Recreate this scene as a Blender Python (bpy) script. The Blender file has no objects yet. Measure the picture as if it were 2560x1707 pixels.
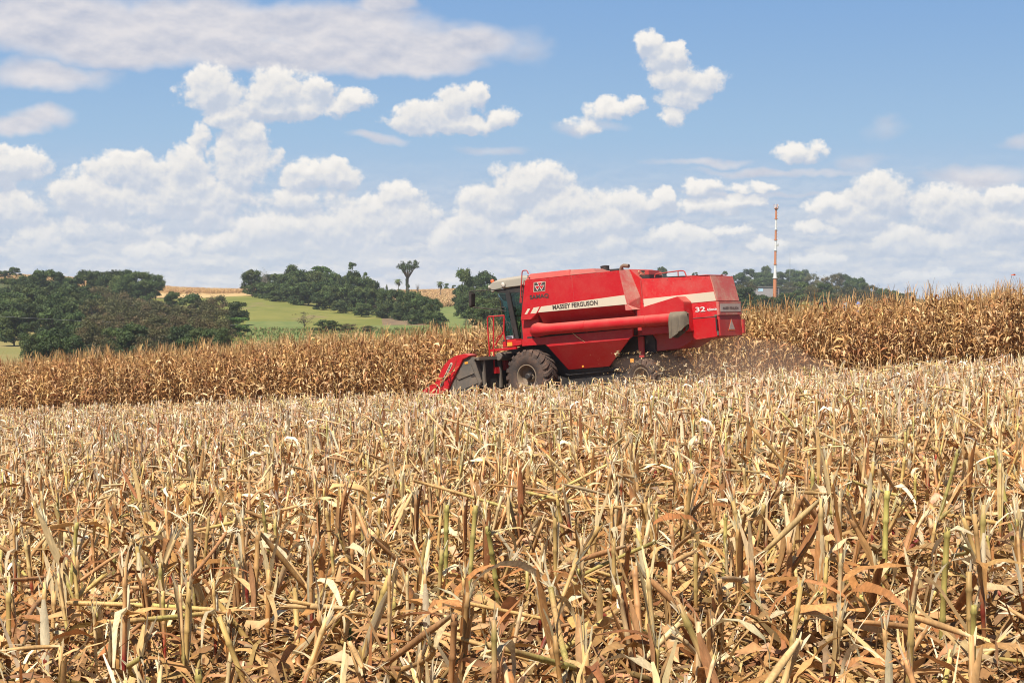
import bpy, bmesh, math, random
import numpy as np
from mathutils import Vector, Matrix

S = bpy.context.scene
COL = S.collection
R = math.radians

# ------------------------------------------------------------------ camera, sky, sun, exposure
F_PX, CXP, CYP, HORIZON = 4018.0, 1280.0, 853.5, 740.0
CAM_Z = 1.6
PITCH = math.atan((CYP - HORIZON) / F_PX)
cam_data = bpy.data.cameras.new("camera")
cam_data.sensor_fit = 'HORIZONTAL'
cam_data.sensor_width = 36.0
cam_data.lens = 36.0 * F_PX / 2560.0
cam_data.clip_start = 0.1
cam_data.clip_end = 20000.0
cam = bpy.data.objects.new("camera", cam_data)
cam.location = (0, 0, CAM_Z)
cam.rotation_euler = (math.pi / 2 - PITCH, 0, 0)
COL.objects.link(cam)
S.camera = cam

S.view_settings.view_transform = 'Standard'
S.view_settings.look = 'None'
S.view_settings.exposure = 0.66
S.view_settings.gamma = 1.0
S.view_settings.use_curve_mapping = False
S.cycles.max_bounces = 8
S.cycles.diffuse_bounces = 2
S.cycles.transparent_max_bounces = 16
S.cycles.volume_bounces = 1
S.cycles.use_denoising = True
S.cycles.filter_width = 1.05
S.cycles.sample_clamp_indirect = 6.0

SUN_TO = Vector((-0.27, -0.49, 0.83)).normalized()      # direction towards the sun
SUN_EL = math.asin(SUN_TO.z)
SUN_AZ = math.atan2(SUN_TO.x, SUN_TO.y)                 # clockwise from +Y
sun_data = bpy.data.lights.new("sun", 'SUN')
sun_data.energy = 5.0
sun_data.angle = R(0.53)
sun_data.color = (1.0, 0.95, 0.87)
sun = bpy.data.objects.new("sun", sun_data)
sun.rotation_euler = (-SUN_TO).to_track_quat('-Z', 'Y').to_euler()
sun.location = (0, 0, 60)
COL.objects.link(sun)

def ray(x, y):
    dx, dz = (x - CXP) / F_PX, -(y - CYP) / F_PX
    c, s = math.cos(PITCH), math.sin(PITCH)
    return Vector((dx, c + dz * s, -s + dz * c))

def at(x, y, Y):
    r = ray(x, y)
    return Vector((0, 0, CAM_Z)) + r * (Y / r.y)

def azel(x, y):
    r = ray(x, y).normalized()
    return math.degrees(math.atan2(r.x, r.y)), math.degrees(math.asin(r.z))

# ------------------------------------------------------------------ node helpers
class NT:
    def __init__(self, tree):
        self.t = tree
    def n(self, typ, **kw):
        nd = self.t.nodes.new(typ)
        for k, v in kw.items():
            setattr(nd, k, v)
        return nd
    def l(self, a, b):
        self.t.links.new(a, b)
    def put(self, sock, v):
        if isinstance(v, bpy.types.NodeSocket):
            self.l(v, sock)
        else:
            sock.default_value = v
    def math(self, op, a, b=None, c=None, clamp=False):
        nd = self.n('ShaderNodeMath', operation=op, use_clamp=clamp)
        self.put(nd.inputs[0], a)
        if b is not None: self.put(nd.inputs[1], b)
        if c is not None: self.put(nd.inputs[2], c)
        return nd.outputs[0]
    def vmath(self, op, a, b=None, c=None):
        nd = self.n('ShaderNodeVectorMath', operation=op)
        self.put(nd.inputs[0], a)
        if b is not None: self.put(nd.inputs[1], b)
        if c is not None: self.put(nd.inputs[2], c)
        return nd.outputs['Value'] if op in ('LENGTH', 'DOT_PRODUCT', 'DISTANCE') else nd.outputs[0]
    def mix(self, f, a, b, blend='MIX'):
        nd = self.n('ShaderNodeMix', data_type='RGBA', blend_type=blend)
        self.put(nd.inputs[0], f)
        self.put(nd.inputs[6], a if isinstance(a, bpy.types.NodeSocket) else (*a, 1)[:4])
        self.put(nd.inputs[7], b if isinstance(b, bpy.types.NodeSocket) else (*b, 1)[:4])
        return nd.outputs[2]
    def smooth(self, v, lo, hi, a=0.0, b=1.0):
        nd = self.n('ShaderNodeMapRange', interpolation_type='SMOOTHSTEP')
        self.put(nd.inputs[0], v)
        nd.inputs[1].default_value = lo; nd.inputs[2].default_value = hi
        nd.inputs[3].default_value = a; nd.inputs[4].default_value = b
        return nd.outputs[0]
    def noise(self, vec, scale, detail=4, rough=0.55, dist=0.0, dims='3D', out=0):
        nd = self.n('ShaderNodeTexNoise', noise_dimensions=dims)
        if vec is not None: self.l(vec, nd.inputs['Vector'])
        nd.inputs['Scale'].default_value = scale
        nd.inputs['Detail'].default_value = detail
        nd.inputs['Roughness'].default_value = rough
        nd.inputs['Distortion'].default_value = dist
        return nd.outputs[out]
    def voro(self, vec, scale, detail=3, rough=0.5, smooth=0.4):
        nd = self.n('ShaderNodeTexVoronoi', voronoi_dimensions='2D', feature='SMOOTH_F1')
        self.l(vec, nd.inputs['Vector'])
        nd.inputs['Scale'].default_value = scale
        nd.inputs['Detail'].default_value = detail
        nd.inputs['Roughness'].default_value = rough
        nd.inputs['Smoothness'].default_value = smooth
        return nd.outputs['Distance']

# ------------------------------------------------------------------ sky: Nishita air with fair-weather clouds
world = bpy.data.worlds.new("World")
S.world = world
world.use_nodes = True
try:
    world.cycles.sampling_method = 'NONE'
except Exception:
    pass
wt = world.node_tree
wt.nodes.clear()
w = NT(wt)

CUMULUS = [  # cx, cy, rx, ry, weight  (places of the cloud heads, in photo pixels, turned into azimuth / elevation)
    (544,229,80,56,1),(690,235,72,56,1),(785,232,46,42,1),(712,272,120,28,1),(890,250,50,24,.8),(577,296,52,36,1),(612,330,52,32,1),
    (500,345,24,38,.8),(598,403,88,64,1),(468,425,60,55,1),(354,432,72,52,1),(277,428,56,46,1),(180,479,66,46,1),(262,492,130,54,1),
    (462,485,136,60,1),(533,530,60,48,.9),(60,415,66,40,1),(0,425,56,48,1),(800,432,84,36,1),(855,442,45,28,.9),(752,455,50,22,.9),(1001,484,52,30,1),
    (680,571,110,45,1),(870,571,150,58,1),(1006,545,84,52,1),(544,602,85,24,.8),(395,628,80,24,.7),(1105,595,38,38,1),(90,600,80,40,.7),
    (1356,450,62,44,1),(1300,475,84,58,1),(1225,505,76,52,1),(1400,520,104,54,1),(1190,565,66,54,1),(1362,575,90,44,1),(1579,508,62,38,1),
    (1661,502,28,30,1),(1540,548,74,42,1),(1470,560,70,40,1),(1753,466,46,22,1),(1857,506,56,18,.9),(1704,595,95,32,.9),(1525,606,60,28,.9),(1824,577,55,18,.8),
    (1917,615,46,22,.8),(1760,520,80,24,.9),(2200,488,80,48,1),(2085,512,64,26,1),(2130,540,90,36,.9),(2042,571,58,20,.8),(2368,520,95,50,1),(2520,500,70,28,1),
    (2276,600,80,38,.9),(2396,606,60,28,.8),(2460,560,110,44,.9),(2303,691,80,18,.6),(2042,648,60,16,.6),
    (1143,256,46,40,1),(1061,294,84,40,1),(1192,248,34,32,1),(1116,312,110,26,1),(1252,294,38,24,.8),
    (1623,109,36,32,1),(1655,147,48,36,1),(1694,140,24,30,.9),(1683,190,58,36,1),(1753,203,64,34,1),(1704,242,52,34,1),(1683,292,26,26,.8),
    (1508,277,48,28,.8),(1585,261,26,22,.8),(1465,310,50,20,.6),(1982,384,50,26,.8),(2053,377,36,20,.6),
    (1545,272,46,18,.8),(846,262,46,18,.8),(2020,388,40,16,.7),(1880,470,60,14,.6),(1620,510,60,26,.9),(230,560,150,34,.6),(30,520,90,44,.8),(760,500,120,36,.7),(930,520,80,34,.7),
]
STRATUS = [
    (150,60,300,85,1),(520,62,320,82,1),(850,78,330,78,1),(1060,115,230,58,1),(1190,110,150,48,.6),(300,118,360,56,1),(700,140,340,46,1),
    (1000,158,240,36,1),(20,20,200,80,1),(960,10,90,34,1),(120,188,165,44,1),(40,312,80,34,.9),(100,288,80,30,.7),(936,343,90,14,.5),
    (1740,408,150,13,.6),(1960,428,300,10,.45),(1890,482,230,9,.5),(1310,115,70,46,.25),(2172,402,80,24,.4),(2200,325,44,34,.25),(1240,372,90,14,.3),
    (2450,440,150,36,.6),(2545,350,60,22,.45),(620,280,110,26,.5),(1460,318,90,18,.35),
]

def blob_group(name, lst, grow=1.0):
    g = bpy.data.node_groups.new(name, 'ShaderNodeTree')
    g.interface.new_socket('P', in_out='INPUT', socket_type='NodeSocketVector')
    g.interface.new_socket('F', in_out='OUTPUT', socket_type='NodeSocketFloat')
    q = NT(g)
    gi, go = q.n('NodeGroupInput'), q.n('NodeGroupOutput')
    acc = None
    px = math.degrees(1 / F_PX)
    for cx, cy, rx, ry, wt_ in lst:
        a, e = azel(cx, cy)
        ix, iy = 1 / (rx * px * grow), 1 / (ry * px * grow)
        v = q.vmath('MULTIPLY_ADD', gi.outputs[0], (ix, iy, 0), (-a * ix, -e * iy, 0))
        d = q.vmath('DOT_PRODUCT', v, v)
        f = q.math('MULTIPLY_ADD', d, -wt_, wt_)
        acc = f if acc is None else q.math('SMOOTH_MAX', acc, f, 0.12)
    q.l(acc, go.inputs[0])
    return g

def use_group(g, vec):
    nd = w.n('ShaderNodeGroup')
    nd.node_tree = g
    w.l(vec, nd.inputs[0])
    return nd.outputs[0]

tc = w.n('ShaderNodeTexCoord')
sep = w.n('ShaderNodeSeparateXYZ')
w.l(tc.outputs['Generated'], sep.inputs[0])
az = w.math('MULTIPLY', w.math('ARCTAN2', sep.outputs[0], sep.outputs[1]), 57.29578)
el = w.math('MULTIPLY', w.math('ARCSINE', sep.outputs[2]), 57.29578)
cmb = w.n('ShaderNodeCombineXYZ')
w.l(az, cmb.inputs[0]); w.l(el, cmb.inputs[1])
P = cmb.outputs[0]

sky = w.n('ShaderNodeTexSky', sky_type='NISHITA')
sky.sun_disc = False
sky.sun_elevation = SUN_EL
sky.sun_rotation = SUN_AZ
sky.altitude = 300
sky.air_density = 1.0
sky.dust_density = 0.6
sky.ozone_density = 1.6
SKY_STRENGTH = 0.085
sky_col = w.vmath('MULTIPLY', sky.outputs[0], (SKY_STRENGTH,) * 3)
# clear blue air seen low over the land
blue = w.n('ShaderNodeValToRGB')
w.l(w.smooth(el, -0.5, 13.0), blue.inputs[0])
cr = blue.color_ramp
cr.elements[0].position = 0.0; cr.elements[0].color = (0.43, 0.56, 0.74, 1)
cr.elements[1].position = 1.0; cr.elements[1].color = (0.20, 0.385, 0.70, 1)
m = cr.elements.new(0.45); m.color = (0.33, 0.515, 0.74, 1)
low = w.smooth(el, 10.0, 30.0, 1.0, 0.0)
air = w.mix(low, sky_col, blue.outputs[0])

# --- soft cloud sheets
warp1 = w.vmath('MULTIPLY', w.vmath('SUBTRACT', w.noise(P, 0.55, 3, out=1), (0.5, 0.5, 0.5)), (1.6, 0.9, 0))
Ps = w.vmath('ADD', P, warp1)
g_st = blob_group('soft_sheets', STRATUS)
f_st = use_group(g_st, Ps)
Pst = w.vmath('MULTIPLY', P, (0.55, 1.0, 1.0))
n_st = w.noise(Pst, 0.75, 7, 0.55)
d_st = w.math('ADD', f_st, w.math('MULTIPLY', w.math('SUBTRACT', n_st, 0.5), 1.3))
a_st = w.smooth(d_st, -0.15, 0.75, 0.0, 0.93)
n_st2 = w.noise(w.vmath('ADD', Pst, (0.06, -0.26, 0)), 0.75, 7, 0.55)
l_st = w.math('ADD', 0.62, w.math('MULTIPLY', w.math('SUBTRACT', n_st2, n_st), 3.2), clamp=True)
c_st = w.mix(l_st, (0.50, 0.535, 0.65), (0.80, 0.765, 0.775))

# --- cumulus heads
warp2 = w.vmath('MULTIPLY', w.vmath('SUBTRACT', w.noise(P, 1.9, 5, out=1), (0.5, 0.5, 0.5)), (0.72, 0.55, 0))
Pc = w.vmath('ADD', P, warp2)
g_cu = blob_group('cumulus_heads', CUMULUS, 1.3)
f0 = use_group(g_cu, Pc)
f1 = use_group(g_cu, w.vmath('ADD', Pc, (-0.10, 0.30, 0)))
Pv = w.vmath('ADD', P, w.vmath('MULTIPLY', warp2, (0.45, 0.45, 0)))
v0 = w.voro(Pv, 1.05, 4, 0.5)
v1 = w.voro(w.vmath('ADD', Pv, (-0.06, 0.17, 0)), 1.05, 4, 0.5)
fine = w.noise(P, 3.0, 7, 0.62)
mid = w.noise(P, 1.1, 3, 0.5)
bil = w.math('SUBTRACT', 0.55, v0)
d_cu = w.math('ADD', w.math('ADD', f0, w.math('MULTIPLY', bil, 0.62)), w.math('MULTIPLY', w.math('SUBTRACT', fine, 0.5), 0.8))
d_cu = w.math('ADD', d_cu, w.math('MULTIPLY', w.math('SUBTRACT', mid, 0.46), 1.1))
a_cu = w.smooth(d_cu, -0.08, 0.46)
lit = w.math('ADD', w.math('MULTIPLY', w.math('SUBTRACT', f0, f1), 0.58), w.math('MULTIPLY', w.math('SUBTRACT', v1, v0), 0.38))
lit = w.math('ADD', w.math('ADD', lit, 0.60), w.math('MULTIPLY', w.math('SUBTRACT', fine, 0.5), 0.28))
lit = w.math('SUBTRACT', lit, w.math('MULTIPLY', w.smooth(d_cu, 0.5, 1.1), 0.10), clamp=True)
ramp = w.n('ShaderNodeValToRGB')
w.l(lit, ramp.inputs[0])
rr = ramp.color_ramp
rr.elements[0].position = 0.0; rr.elements[0].color = (0.46, 0.53, 0.66, 1)
rr.elements[1].position = 1.0; rr.elements[1].color = (0.98, 0.935, 0.875, 1)
e_ = rr.elements.new(0.45); e_.color = (0.58, 0.63, 0.73, 1)
e_ = rr.elements.new(0.72); e_.color = (0.84, 0.82, 0.80, 1)
c_cu = ramp.outputs[0]

# --- hazy bank of distant cloud along the horizon
Ph = w.vmath('MULTIPLY', P, (0.5, 1.5, 1))
n_h = w.noise(w.vmath('ADD', Ph, warp2), 1.0, 6, 0.58)
n_h2 = w.noise(w.vmath('ADD', w.vmath('ADD', Ph, warp2), (-0.05, 0.22, 0)), 1.0, 6, 0.58)
bank = w.math('MULTIPLY', w.smooth(el, 0.8, 5.6, 1.0, 0.0), w.smooth(n_h, 0.08, 0.46), clamp=True)
bank = w.math('MULTIPLY', bank, 0.92)
l_h = w.math('ADD', 0.40, w.math('ADD', w.math('MULTIPLY', w.math('SUBTRACT', n_h, n_h2), 3.2), w.math('MULTIPLY', w.math('SUBTRACT', v1, v0), 0.5)), clamp=True)
c_h = w.mix(l_h, (0.50, 0.56, 0.68), (0.82, 0.795, 0.78))

out = w.mix(bank, air, c_h)
out = w.mix(a_st, out, c_st)
hz = w.smooth(el, 0.0, 4.2, 0.62, 0.0)
c_cu = w.mix(w.math('MULTIPLY', hz, 0.45), c_cu, (0.58, 0.635, 0.745))
out = w.mix(w.math('MULTIPLY', a_cu, w.smooth(el, 0.0, 2.2, 0.6, 0.97)), out, c_cu)
bg = w.n('ShaderNodeBackground')
bg.inputs[1].default_value = 0.63
w.l(out, bg.inputs[0])
wo = w.n('ShaderNodeOutputWorld')
w.l(bg.outputs[0], wo.inputs[0])
#__REST__
# ------------------------------------------------------------------ object helpers
def tag(o, label=None, cat=None, group=None, kind=None):
    if label: o['label'] = label
    if cat: o['category'] = cat
    if group: o['group'] = group
    if kind: o['kind'] = kind
    return o

def empty(name, loc=(0, 0, 0), parent=None):
    o = bpy.data.objects.new(name, None)
    o.empty_display_size = 0.3
    o.location = loc
    COL.objects.link(o)
    if parent: o.parent = parent
    return o

def obj(name, me, mat=None, parent=None):
    if mat is not None and not me.materials:
        me.materials.append(mat)
    o = bpy.data.objects.new(name, me)
    COL.objects.link(o)
    if parent: o.parent = parent
    return o

def np_mesh(name, V, Q, C=None, smooth=False):
    """V (n,3), Q (m,4) quads, C (n,3) linear colours"""
    me = bpy.data.meshes.new(name)
    V = np.ascontiguousarray(V, dtype=np.float32); Q = np.ascontiguousarray(Q, dtype=np.int32)
    me.vertices.add(len(V)); me.vertices.foreach_set('co', V.ravel())
    me.loops.add(Q.size); me.loops.foreach_set('vertex_index', Q.ravel())
    me.polygons.add(len(Q))
    me.polygons.foreach_set('loop_start', np.arange(0, Q.size, 4, dtype=np.int32))
    me.polygons.foreach_set('loop_total', np.full(len(Q), 4, dtype=np.int32))
    if smooth:
        me.polygons.foreach_set('use_smooth', np.ones(len(Q), dtype=bool))
    if C is not None:
        a = me.color_attributes.new('tint', 'FLOAT_COLOR', 'POINT')
        cc = np.ones((len(V), 4), dtype=np.float32); cc[:, :3] = C
        a.data.foreach_set('color', cc.ravel())
    me.update(calc_edges=True)
    return me

class Geo:
    """collects quads with colours"""
    def __init__(self): self.V = []; self.Q = []; self.C = []; self.n = 0
    def add(self, V, Q, C):
        V = np.asarray(V, float); Q = np.asarray(Q, int)
        C = np.asarray(C, float)
        if C.ndim == 1: C = np.tile(C, (len(V), 1))
        self.V.append(V); self.Q.append(Q + self.n); self.C.append(C); self.n += len(V)
    def get(self):
        return np.concatenate(self.V), np.concatenate(self.Q), np.concatenate(self.C)
    def mesh(self, name, smooth=False):
        return np_mesh(name, *self.get(), smooth=smooth)

def frame_of(t, up=(0, 0, 1)):
    t = t / (np.linalg.norm(t) + 1e-9)
    u = np.array(up, float)
    if abs(t @ u) > 0.95: u = np.array((1.0, 0, 0))
    a = np.cross(u, t); a /= np.linalg.norm(a)
    b = np.cross(t, a)
    return a, b

def tube(geo, pts, rad, col, sides=6, cap=True):
    pts = np.asarray(pts, float); n = len(pts)
    rad = np.broadcast_to(np.asarray(rad, float), (n,))
    col = np.asarray(col, float)
    if col.ndim == 1: col = np.tile(col, (n, 1))
    V = []; Cc = []
    t0 = pts[-1] - pts[0]
    a0, b0 = frame_of(t0)
    for i in range(n):
        t = pts[min(i + 1, n - 1)] - pts[max(i - 1, 0)]
        t = t / (np.linalg.norm(t) + 1e-9)
        a = a0 - t * (a0 @ t); a /= np.linalg.norm(a) + 1e-9
        b = np.cross(t, a)
        for k in range(sides):
            th = 2 * math.pi * k / sides
            V.append(pts[i] + rad[i] * (math.cos(th) * a + math.sin(th) * b)); Cc.append(col[i])
    Q = []
    for i in range(n - 1):
        for k in range(sides):
            k2 = (k + 1) % sides
            Q.append((i * sides + k, i * sides + k2, (i + 1) * sides + k2, (i + 1) * sides + k))
    if cap:
        for base, c, p in ((0, col[0], pts[0]), ((n - 1) * sides, col[-1], pts[-1])):
            ci = len(V); V.append(p); Cc.append(c)
            for k in range(0, sides, 2):
                Q.append((ci, base + k, base + (k + 1) % sides, base + (k + 2) % sides))
    geo.add(V, Q, Cc)

def ribbon(geo, pts, width, col, side, fold=0.0, cols=1, wave=0.0, rng=None):
    """leaf blade: pts along the midrib, half the width each side along 'side' (twisting), folded by 'fold'"""
    pts = np.asarray(pts, float); n = len(pts)
    width = np.broadcast_to(np.asarray(width, float), (n,))
    side = np.asarray(side, float)
    if side.ndim == 1: side = np.tile(side, (n, 1))
    col = np.asarray(col, float)
    if col.ndim == 1: col = np.tile(col, (n, 1))
    V = []; Cc = []
    k = 2 if cols == 1 else 3
    for i in range(n):
        t = pts[min(i + 1, n - 1)] - pts[max(i - 1, 0)]
        t = t / (np.linalg.norm(t) + 1e-9)
        s = side[i] - t * (side[i] @ t); s /= np.linalg.norm(s) + 1e-9
        nn = np.cross(t, s)
        wv = (rng.normal(0, wave) if rng is not None and wave else 0.0) * width[i]
        wv2 = (rng.normal(0, wave) if rng is not None and wave else 0.0) * width[i]
        L_ = pts[i] - s * width[i] / 2 + nn * (fold * width[i] + wv)
        R_ = pts[i] + s * width[i] / 2 + nn * (fold * width[i] + wv2)
        if k == 2: V += [L_, R_]; Cc += [col[i]] * 2
        else: V += [L_, pts[i], R_]; Cc += [col[i], col[i] * 1.12, col[i]]
    Q = []
    for i in range(n - 1):
        for j in range(k - 1):
            a = i * k + j
            Q.append((a, a + 1, a + k + 1, a + k))
    geo.add(V, Q, Cc)

def rotmats(az_, tilt, taz):
    """spin by az_ about z, then tilt by 'tilt' towards azimuth taz; arrays"""
    ca, sa = np.cos(az_), np.sin(az_)
    Z = np.zeros_like(az_); O = np.ones_like(az_)
    Rz = np.stack([np.stack([ca, -sa, Z], -1), np.stack([sa, ca, Z], -1), np.stack([Z, Z, O], -1)], -2)
    k = np.stack([-np.sin(taz), np.cos(taz), Z], -1)
    c, s = np.cos(tilt), np.sin(tilt)
    K = np.zeros((len(az_), 3, 3))
    K[:, 0, 1] = -k[:, 2]; K[:, 0, 2] = k[:, 1]; K[:, 1, 0] = k[:, 2]; K[:, 1, 2] = -k[:, 0]; K[:, 2, 0] = -k[:, 1]; K[:, 2, 1] = k[:, 0]
    I = np.eye(3)[None]
    Rt = I + s[:, None, None] * K + (1 - c)[:, None, None] * (K @ K)
    return Rt @ Rz

def scatter(name, tmpls, which, pos, rot, scale, tint, mat, smooth=False):
    Vs, Qs, Cs = [], [], []; base = 0
    scale = np.asarray(scale, float)
    if scale.ndim == 1: scale = np.repeat(scale[:, None], 3, 1)
    for t, (V, Q, C) in enumerate(tmpls):
        idx = np.where(which == t)[0]
        if not len(idx): continue
        P_ = V[None] * scale[idx][:, None, :]
        P_ = np.einsum('nij,nvj->nvi', rot[idx], P_) + pos[idx][:, None, :]
        Cc = C[None] * tint[idx][:, None, :]
        nv = len(V)
        Qq = Q[None] + (base + np.arange(len(idx)) * nv)[:, None, None]
        Vs.append(P_.reshape(-1, 3)); Qs.append(Qq.reshape(-1, 4)); Cs.append(Cc.reshape(-1, 3))
        base += nv * len(idx)
    me = np_mesh(name, np.concatenate(Vs), np.concatenate(Qs), np.concatenate(Cs), smooth)
    return obj(name, me, mat)

# ------------------------------------------------------------------ terrain
PSI = R(38.0)                                   # heading of the corn rows and of the harvester
ROW = np.array((-math.cos(PSI), math.sin(PSI)))  # along the rows, to the left and away
NRM = np.array((math.sin(PSI), math.cos(PSI)))   # across the rows, away
PLANE_A, PLANE_B = 0.0654, -0.0334

_ctl = [(-600,900,170),(-600,830,300),(-600,740,430),(-600,690,520),
 (0,900,200),(0,850,270),(0,800,330),(0,742,430),(0,692,520),
 (300,895,210),(300,840,290),(300,780,380),(300,730,470),(300,707,540),
 (500,885,215),(500,800,340),(500,745,450),(500,728,560),
 (620,865,230),(620,790,330),(620,742,430),(620,732,560),
 (800,850,240),(800,795,340),(800,765,400),(800,735,560),
 (1000,830,260),(1000,803,330),(1000,770,420),(1000,733,570),
 (1150,818,270),(1150,790,340),(1150,750,450),(1150,730,600),
 (1300,805,280),(1300,770,380),(1300,732,620),
 (1600,790,330),(1600,740,550),(1600,706,800),
 (1850,790,300),(1850,765,450),(1850,735,640),(1850,714,850),
 (1940,780,320),(1940,737,760),(1940,715,900),
 (2050,772,380),(2030,752,620),(2050,718,900),
 (2200,768,420),(2200,745,760),(2200,735,900),
 (2350,768,420),(2350,752,900),(2560,770,420),(2560,758,900),(3000,772,420),(3000,765,900),
 (-600,700,640),(0,702,640),(200,708,640),(400,740,680),(620,744,680),(800,748,680),(1000,746,690),(1150,742,720),(1300,744,740),(1600,718,930),(1850,726,980),(1940,728,1020),(2050,731,1020),(2200,748,1020),
 (-600,735,1100),(300,735,1100),(800,735,1100),(1300,735,1200),(1900,740,1400),(2400,760,1400),(3000,765,1400)]
_pts = np.array([tuple(at(*c)) for c in _ctl])
def _q(x, y):
    return np.stack([np.clip(x / np.maximum(y, 1e-3), -0.5, 0.46) * 8.0, np.log(np.clip(np.hypot(x, y), 60, 1500)) * 1.5], -1)
def _U(r2):
    return 0.5 * r2 * np.log(r2 + 1e-12)
_cq = _q(_pts[:, 0], _pts[:, 1]); _n = len(_cq)
_K = _U(((_cq[:, None] - _cq[None]) ** 2).sum(-1)) + 0.02 * np.eye(_n)
_Pm = np.concatenate([np.ones((_n, 1)), _cq], 1)
_A = np.block([[_K, _Pm], [_Pm.T, np.zeros((3, 3))]])
_w = np.linalg.solve(_A, np.concatenate([_pts[:, 2], np.zeros(3)]))

def gz(x, y):
    x = np.asarray(x, float); y = np.asarray(y, float)
    shp = x.shape; x = x.ravel(); y = y.ravel()
    near = PLANE_A * x + PLANE_B * (y - 6.5) - 0.10 * np.exp(-((x - 2) ** 2 + (y - 46) ** 2) / 200.0)
    near = np.clip(near, -14, 10)
    d = np.hypot(x, y)
    qq = _q(x, np.where(y > 1, y, 1.0))
    out_ = np.zeros(len(x))
    for i in range(0, len(x), 20000):
        k = _U(((qq[i:i + 20000, None] - _cq[None]) ** 2).sum(-1))
        out_[i:i + 20000] = k @ _w[:_n] + _w[_n] + qq[i:i + 20000] @ _w[_n + 1:]
    t = np.clip((d - 78) / 80.0, 0, 1); t = t * t * (3 - 2 * t)
    ang = np.abs(np.arctan2(x, y))
    s = np.clip((ang - 0.55) / 0.5, 0, 1)                    # beside and behind the camera: plain rolling land
    far = out_ * (1 - s) + (-7.0) * s
    s2 = np.clip((d - 1150) / 500, 0, 1)
    far = far * (1 - s2) - 16.0 * s2
    return (near * (1 - t) + far * t).reshape(shp)

def gz1(x, y): return float(gz(np.array([x]), np.array([y]))[0])

def to_px(x, y, z):
    c, s = math.cos(PITCH), math.sin(PITCH)
    zz = z - CAM_Z
    d = y * c - zz * s
    u = y * s + zz * c
    d = np.where(d > 0.1, d, 1e9)
    return CXP + F_PX * x / d, CYP - F_PX * u / d

# ------------------------------------------------------------------ materials
def mat_new(name):
    m_ = bpy.data.materials.new(name)
    m_.use_nodes = True
    m_.node_tree.nodes.clear()
    q = NT(m_.node_tree)
    o = q.n('ShaderNodeOutputMaterial')
    return m_, q, o

def principled(q, o, base, rough=0.6, spec=0.3, metal=0.0, bump=None):
    b = q.n('ShaderNodeBsdfPrincipled')
    q.put(b.inputs['Base Color'], base if isinstance(base, bpy.types.NodeSocket) else (*base, 1))
    q.put(b.inputs['Roughness'], rough)
    b.inputs['Metallic'].default_value = metal
    b.inputs['Specular IOR Level'].default_value = spec
    if bump is not None:
        bn = q.n('ShaderNodeBump')
        bn.inputs['Strength'].default_value = bump[1]
        bn.inputs['Distance'].default_value = bump[2]
        q.l(bump[0], bn.inputs['Height'])
        q.l(bn.outputs[0], b.inputs['Normal'])
    if o is not None: q.l(b.outputs[0], o.inputs[0])
    return b

def mat_plant(name, trans=0.25, streak=60.0, amount=0.35, rough=0.65, per_object=False, gain=0.90, grain=(1, 1, 1)):
    """dry plant matter or foliage: colour from the 'tint' attribute, streaked, light passing through"""
    m_, q, o = mat_new(name)
    at_ = q.n('ShaderNodeAttribute'); at_.attribute_name = 'tint'
    tcn = q.n('ShaderNodeTexCoord')
    ns = q.noise(q.vmath('MULTIPLY', tcn.outputs['Object'], grain), streak, 3, 0.6)
    f = q.math('ADD', 1.0 - amount * 0.5, q.math('MULTIPLY', q.math('SUBTRACT', ns, 0.35), amount * 1.6))
    col = q.vmath('MULTIPLY', at_.outputs['Color'], (gain, gain * .97, gain * .92))
    cmb_ = q.n('ShaderNodeCombineXYZ')
    for i in range(3): q.l(f, cmb_.inputs[i])
    col = q.vmath('MULTIPLY', col, cmb_.outputs[0])
    if per_object:
        oi = q.n('ShaderNodeObjectInfo')
        hs = q.n('ShaderNodeHueSaturation')
        q.l(col, hs.inputs['Color'])
        q.l(q.math('ADD', 0.72, q.math('MULTIPLY', oi.outputs['Random'], 0.5)), hs.inputs['Value'])
        q.l(q.math('ADD', 0.491, q.math('MULTIPLY', q.math('FRACT', q.math('MULTIPLY', oi.outputs['Random'], 7.3)), 0.018)), hs.inputs['Hue'])
        col = hs.outputs[0]
    b = principled(q, None, col, rough, 0.25)
    if trans > 0:
        tr = q.n('ShaderNodeBsdfTranslucent')
        q.l(col, tr.inputs[0])
        mx = q.n('ShaderNodeMixShader')
        mx.inputs[0].default_value = trans
        q.l(b.outputs[0], mx.inputs[1]); q.l(tr.outputs[0], mx.inputs[2])
        q.l(mx.outputs[0], o.inputs[0])
    else:
        q.l(b.outputs[0], o.inputs[0])
    return m_

M_STALK = mat_plant('dry_stalk', 0.06, 120, 0.6, 0.55, True, grain=(1, 1, .12))
M_STALKF = mat_plant('dry_stalk_field', 0.10, 40, 0.4, 0.6)
M_LEAF = mat_plant('dry_leaf', 0.16, 90, 0.65, 0.6, True, grain=(1, 1, .25))
M_LITTER = mat_plant('dry_litter', 0.12, 30, 0.6, 0.7)
M_CORN = mat_plant('dry_corn', 0.18, 14, 0.5, 0.6)
M_CORNO = mat_plant('dry_corn_plant', 0.18, 14, 0.5, 0.6, True)
M_FOL = mat_plant('tree_foliage', 0.22, 0.6, 0.5, 0.6, True, 1.0)
M_WEED = mat_plant('weed_leaf', 0.3, 30, 0.3, 0.5)

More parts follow.
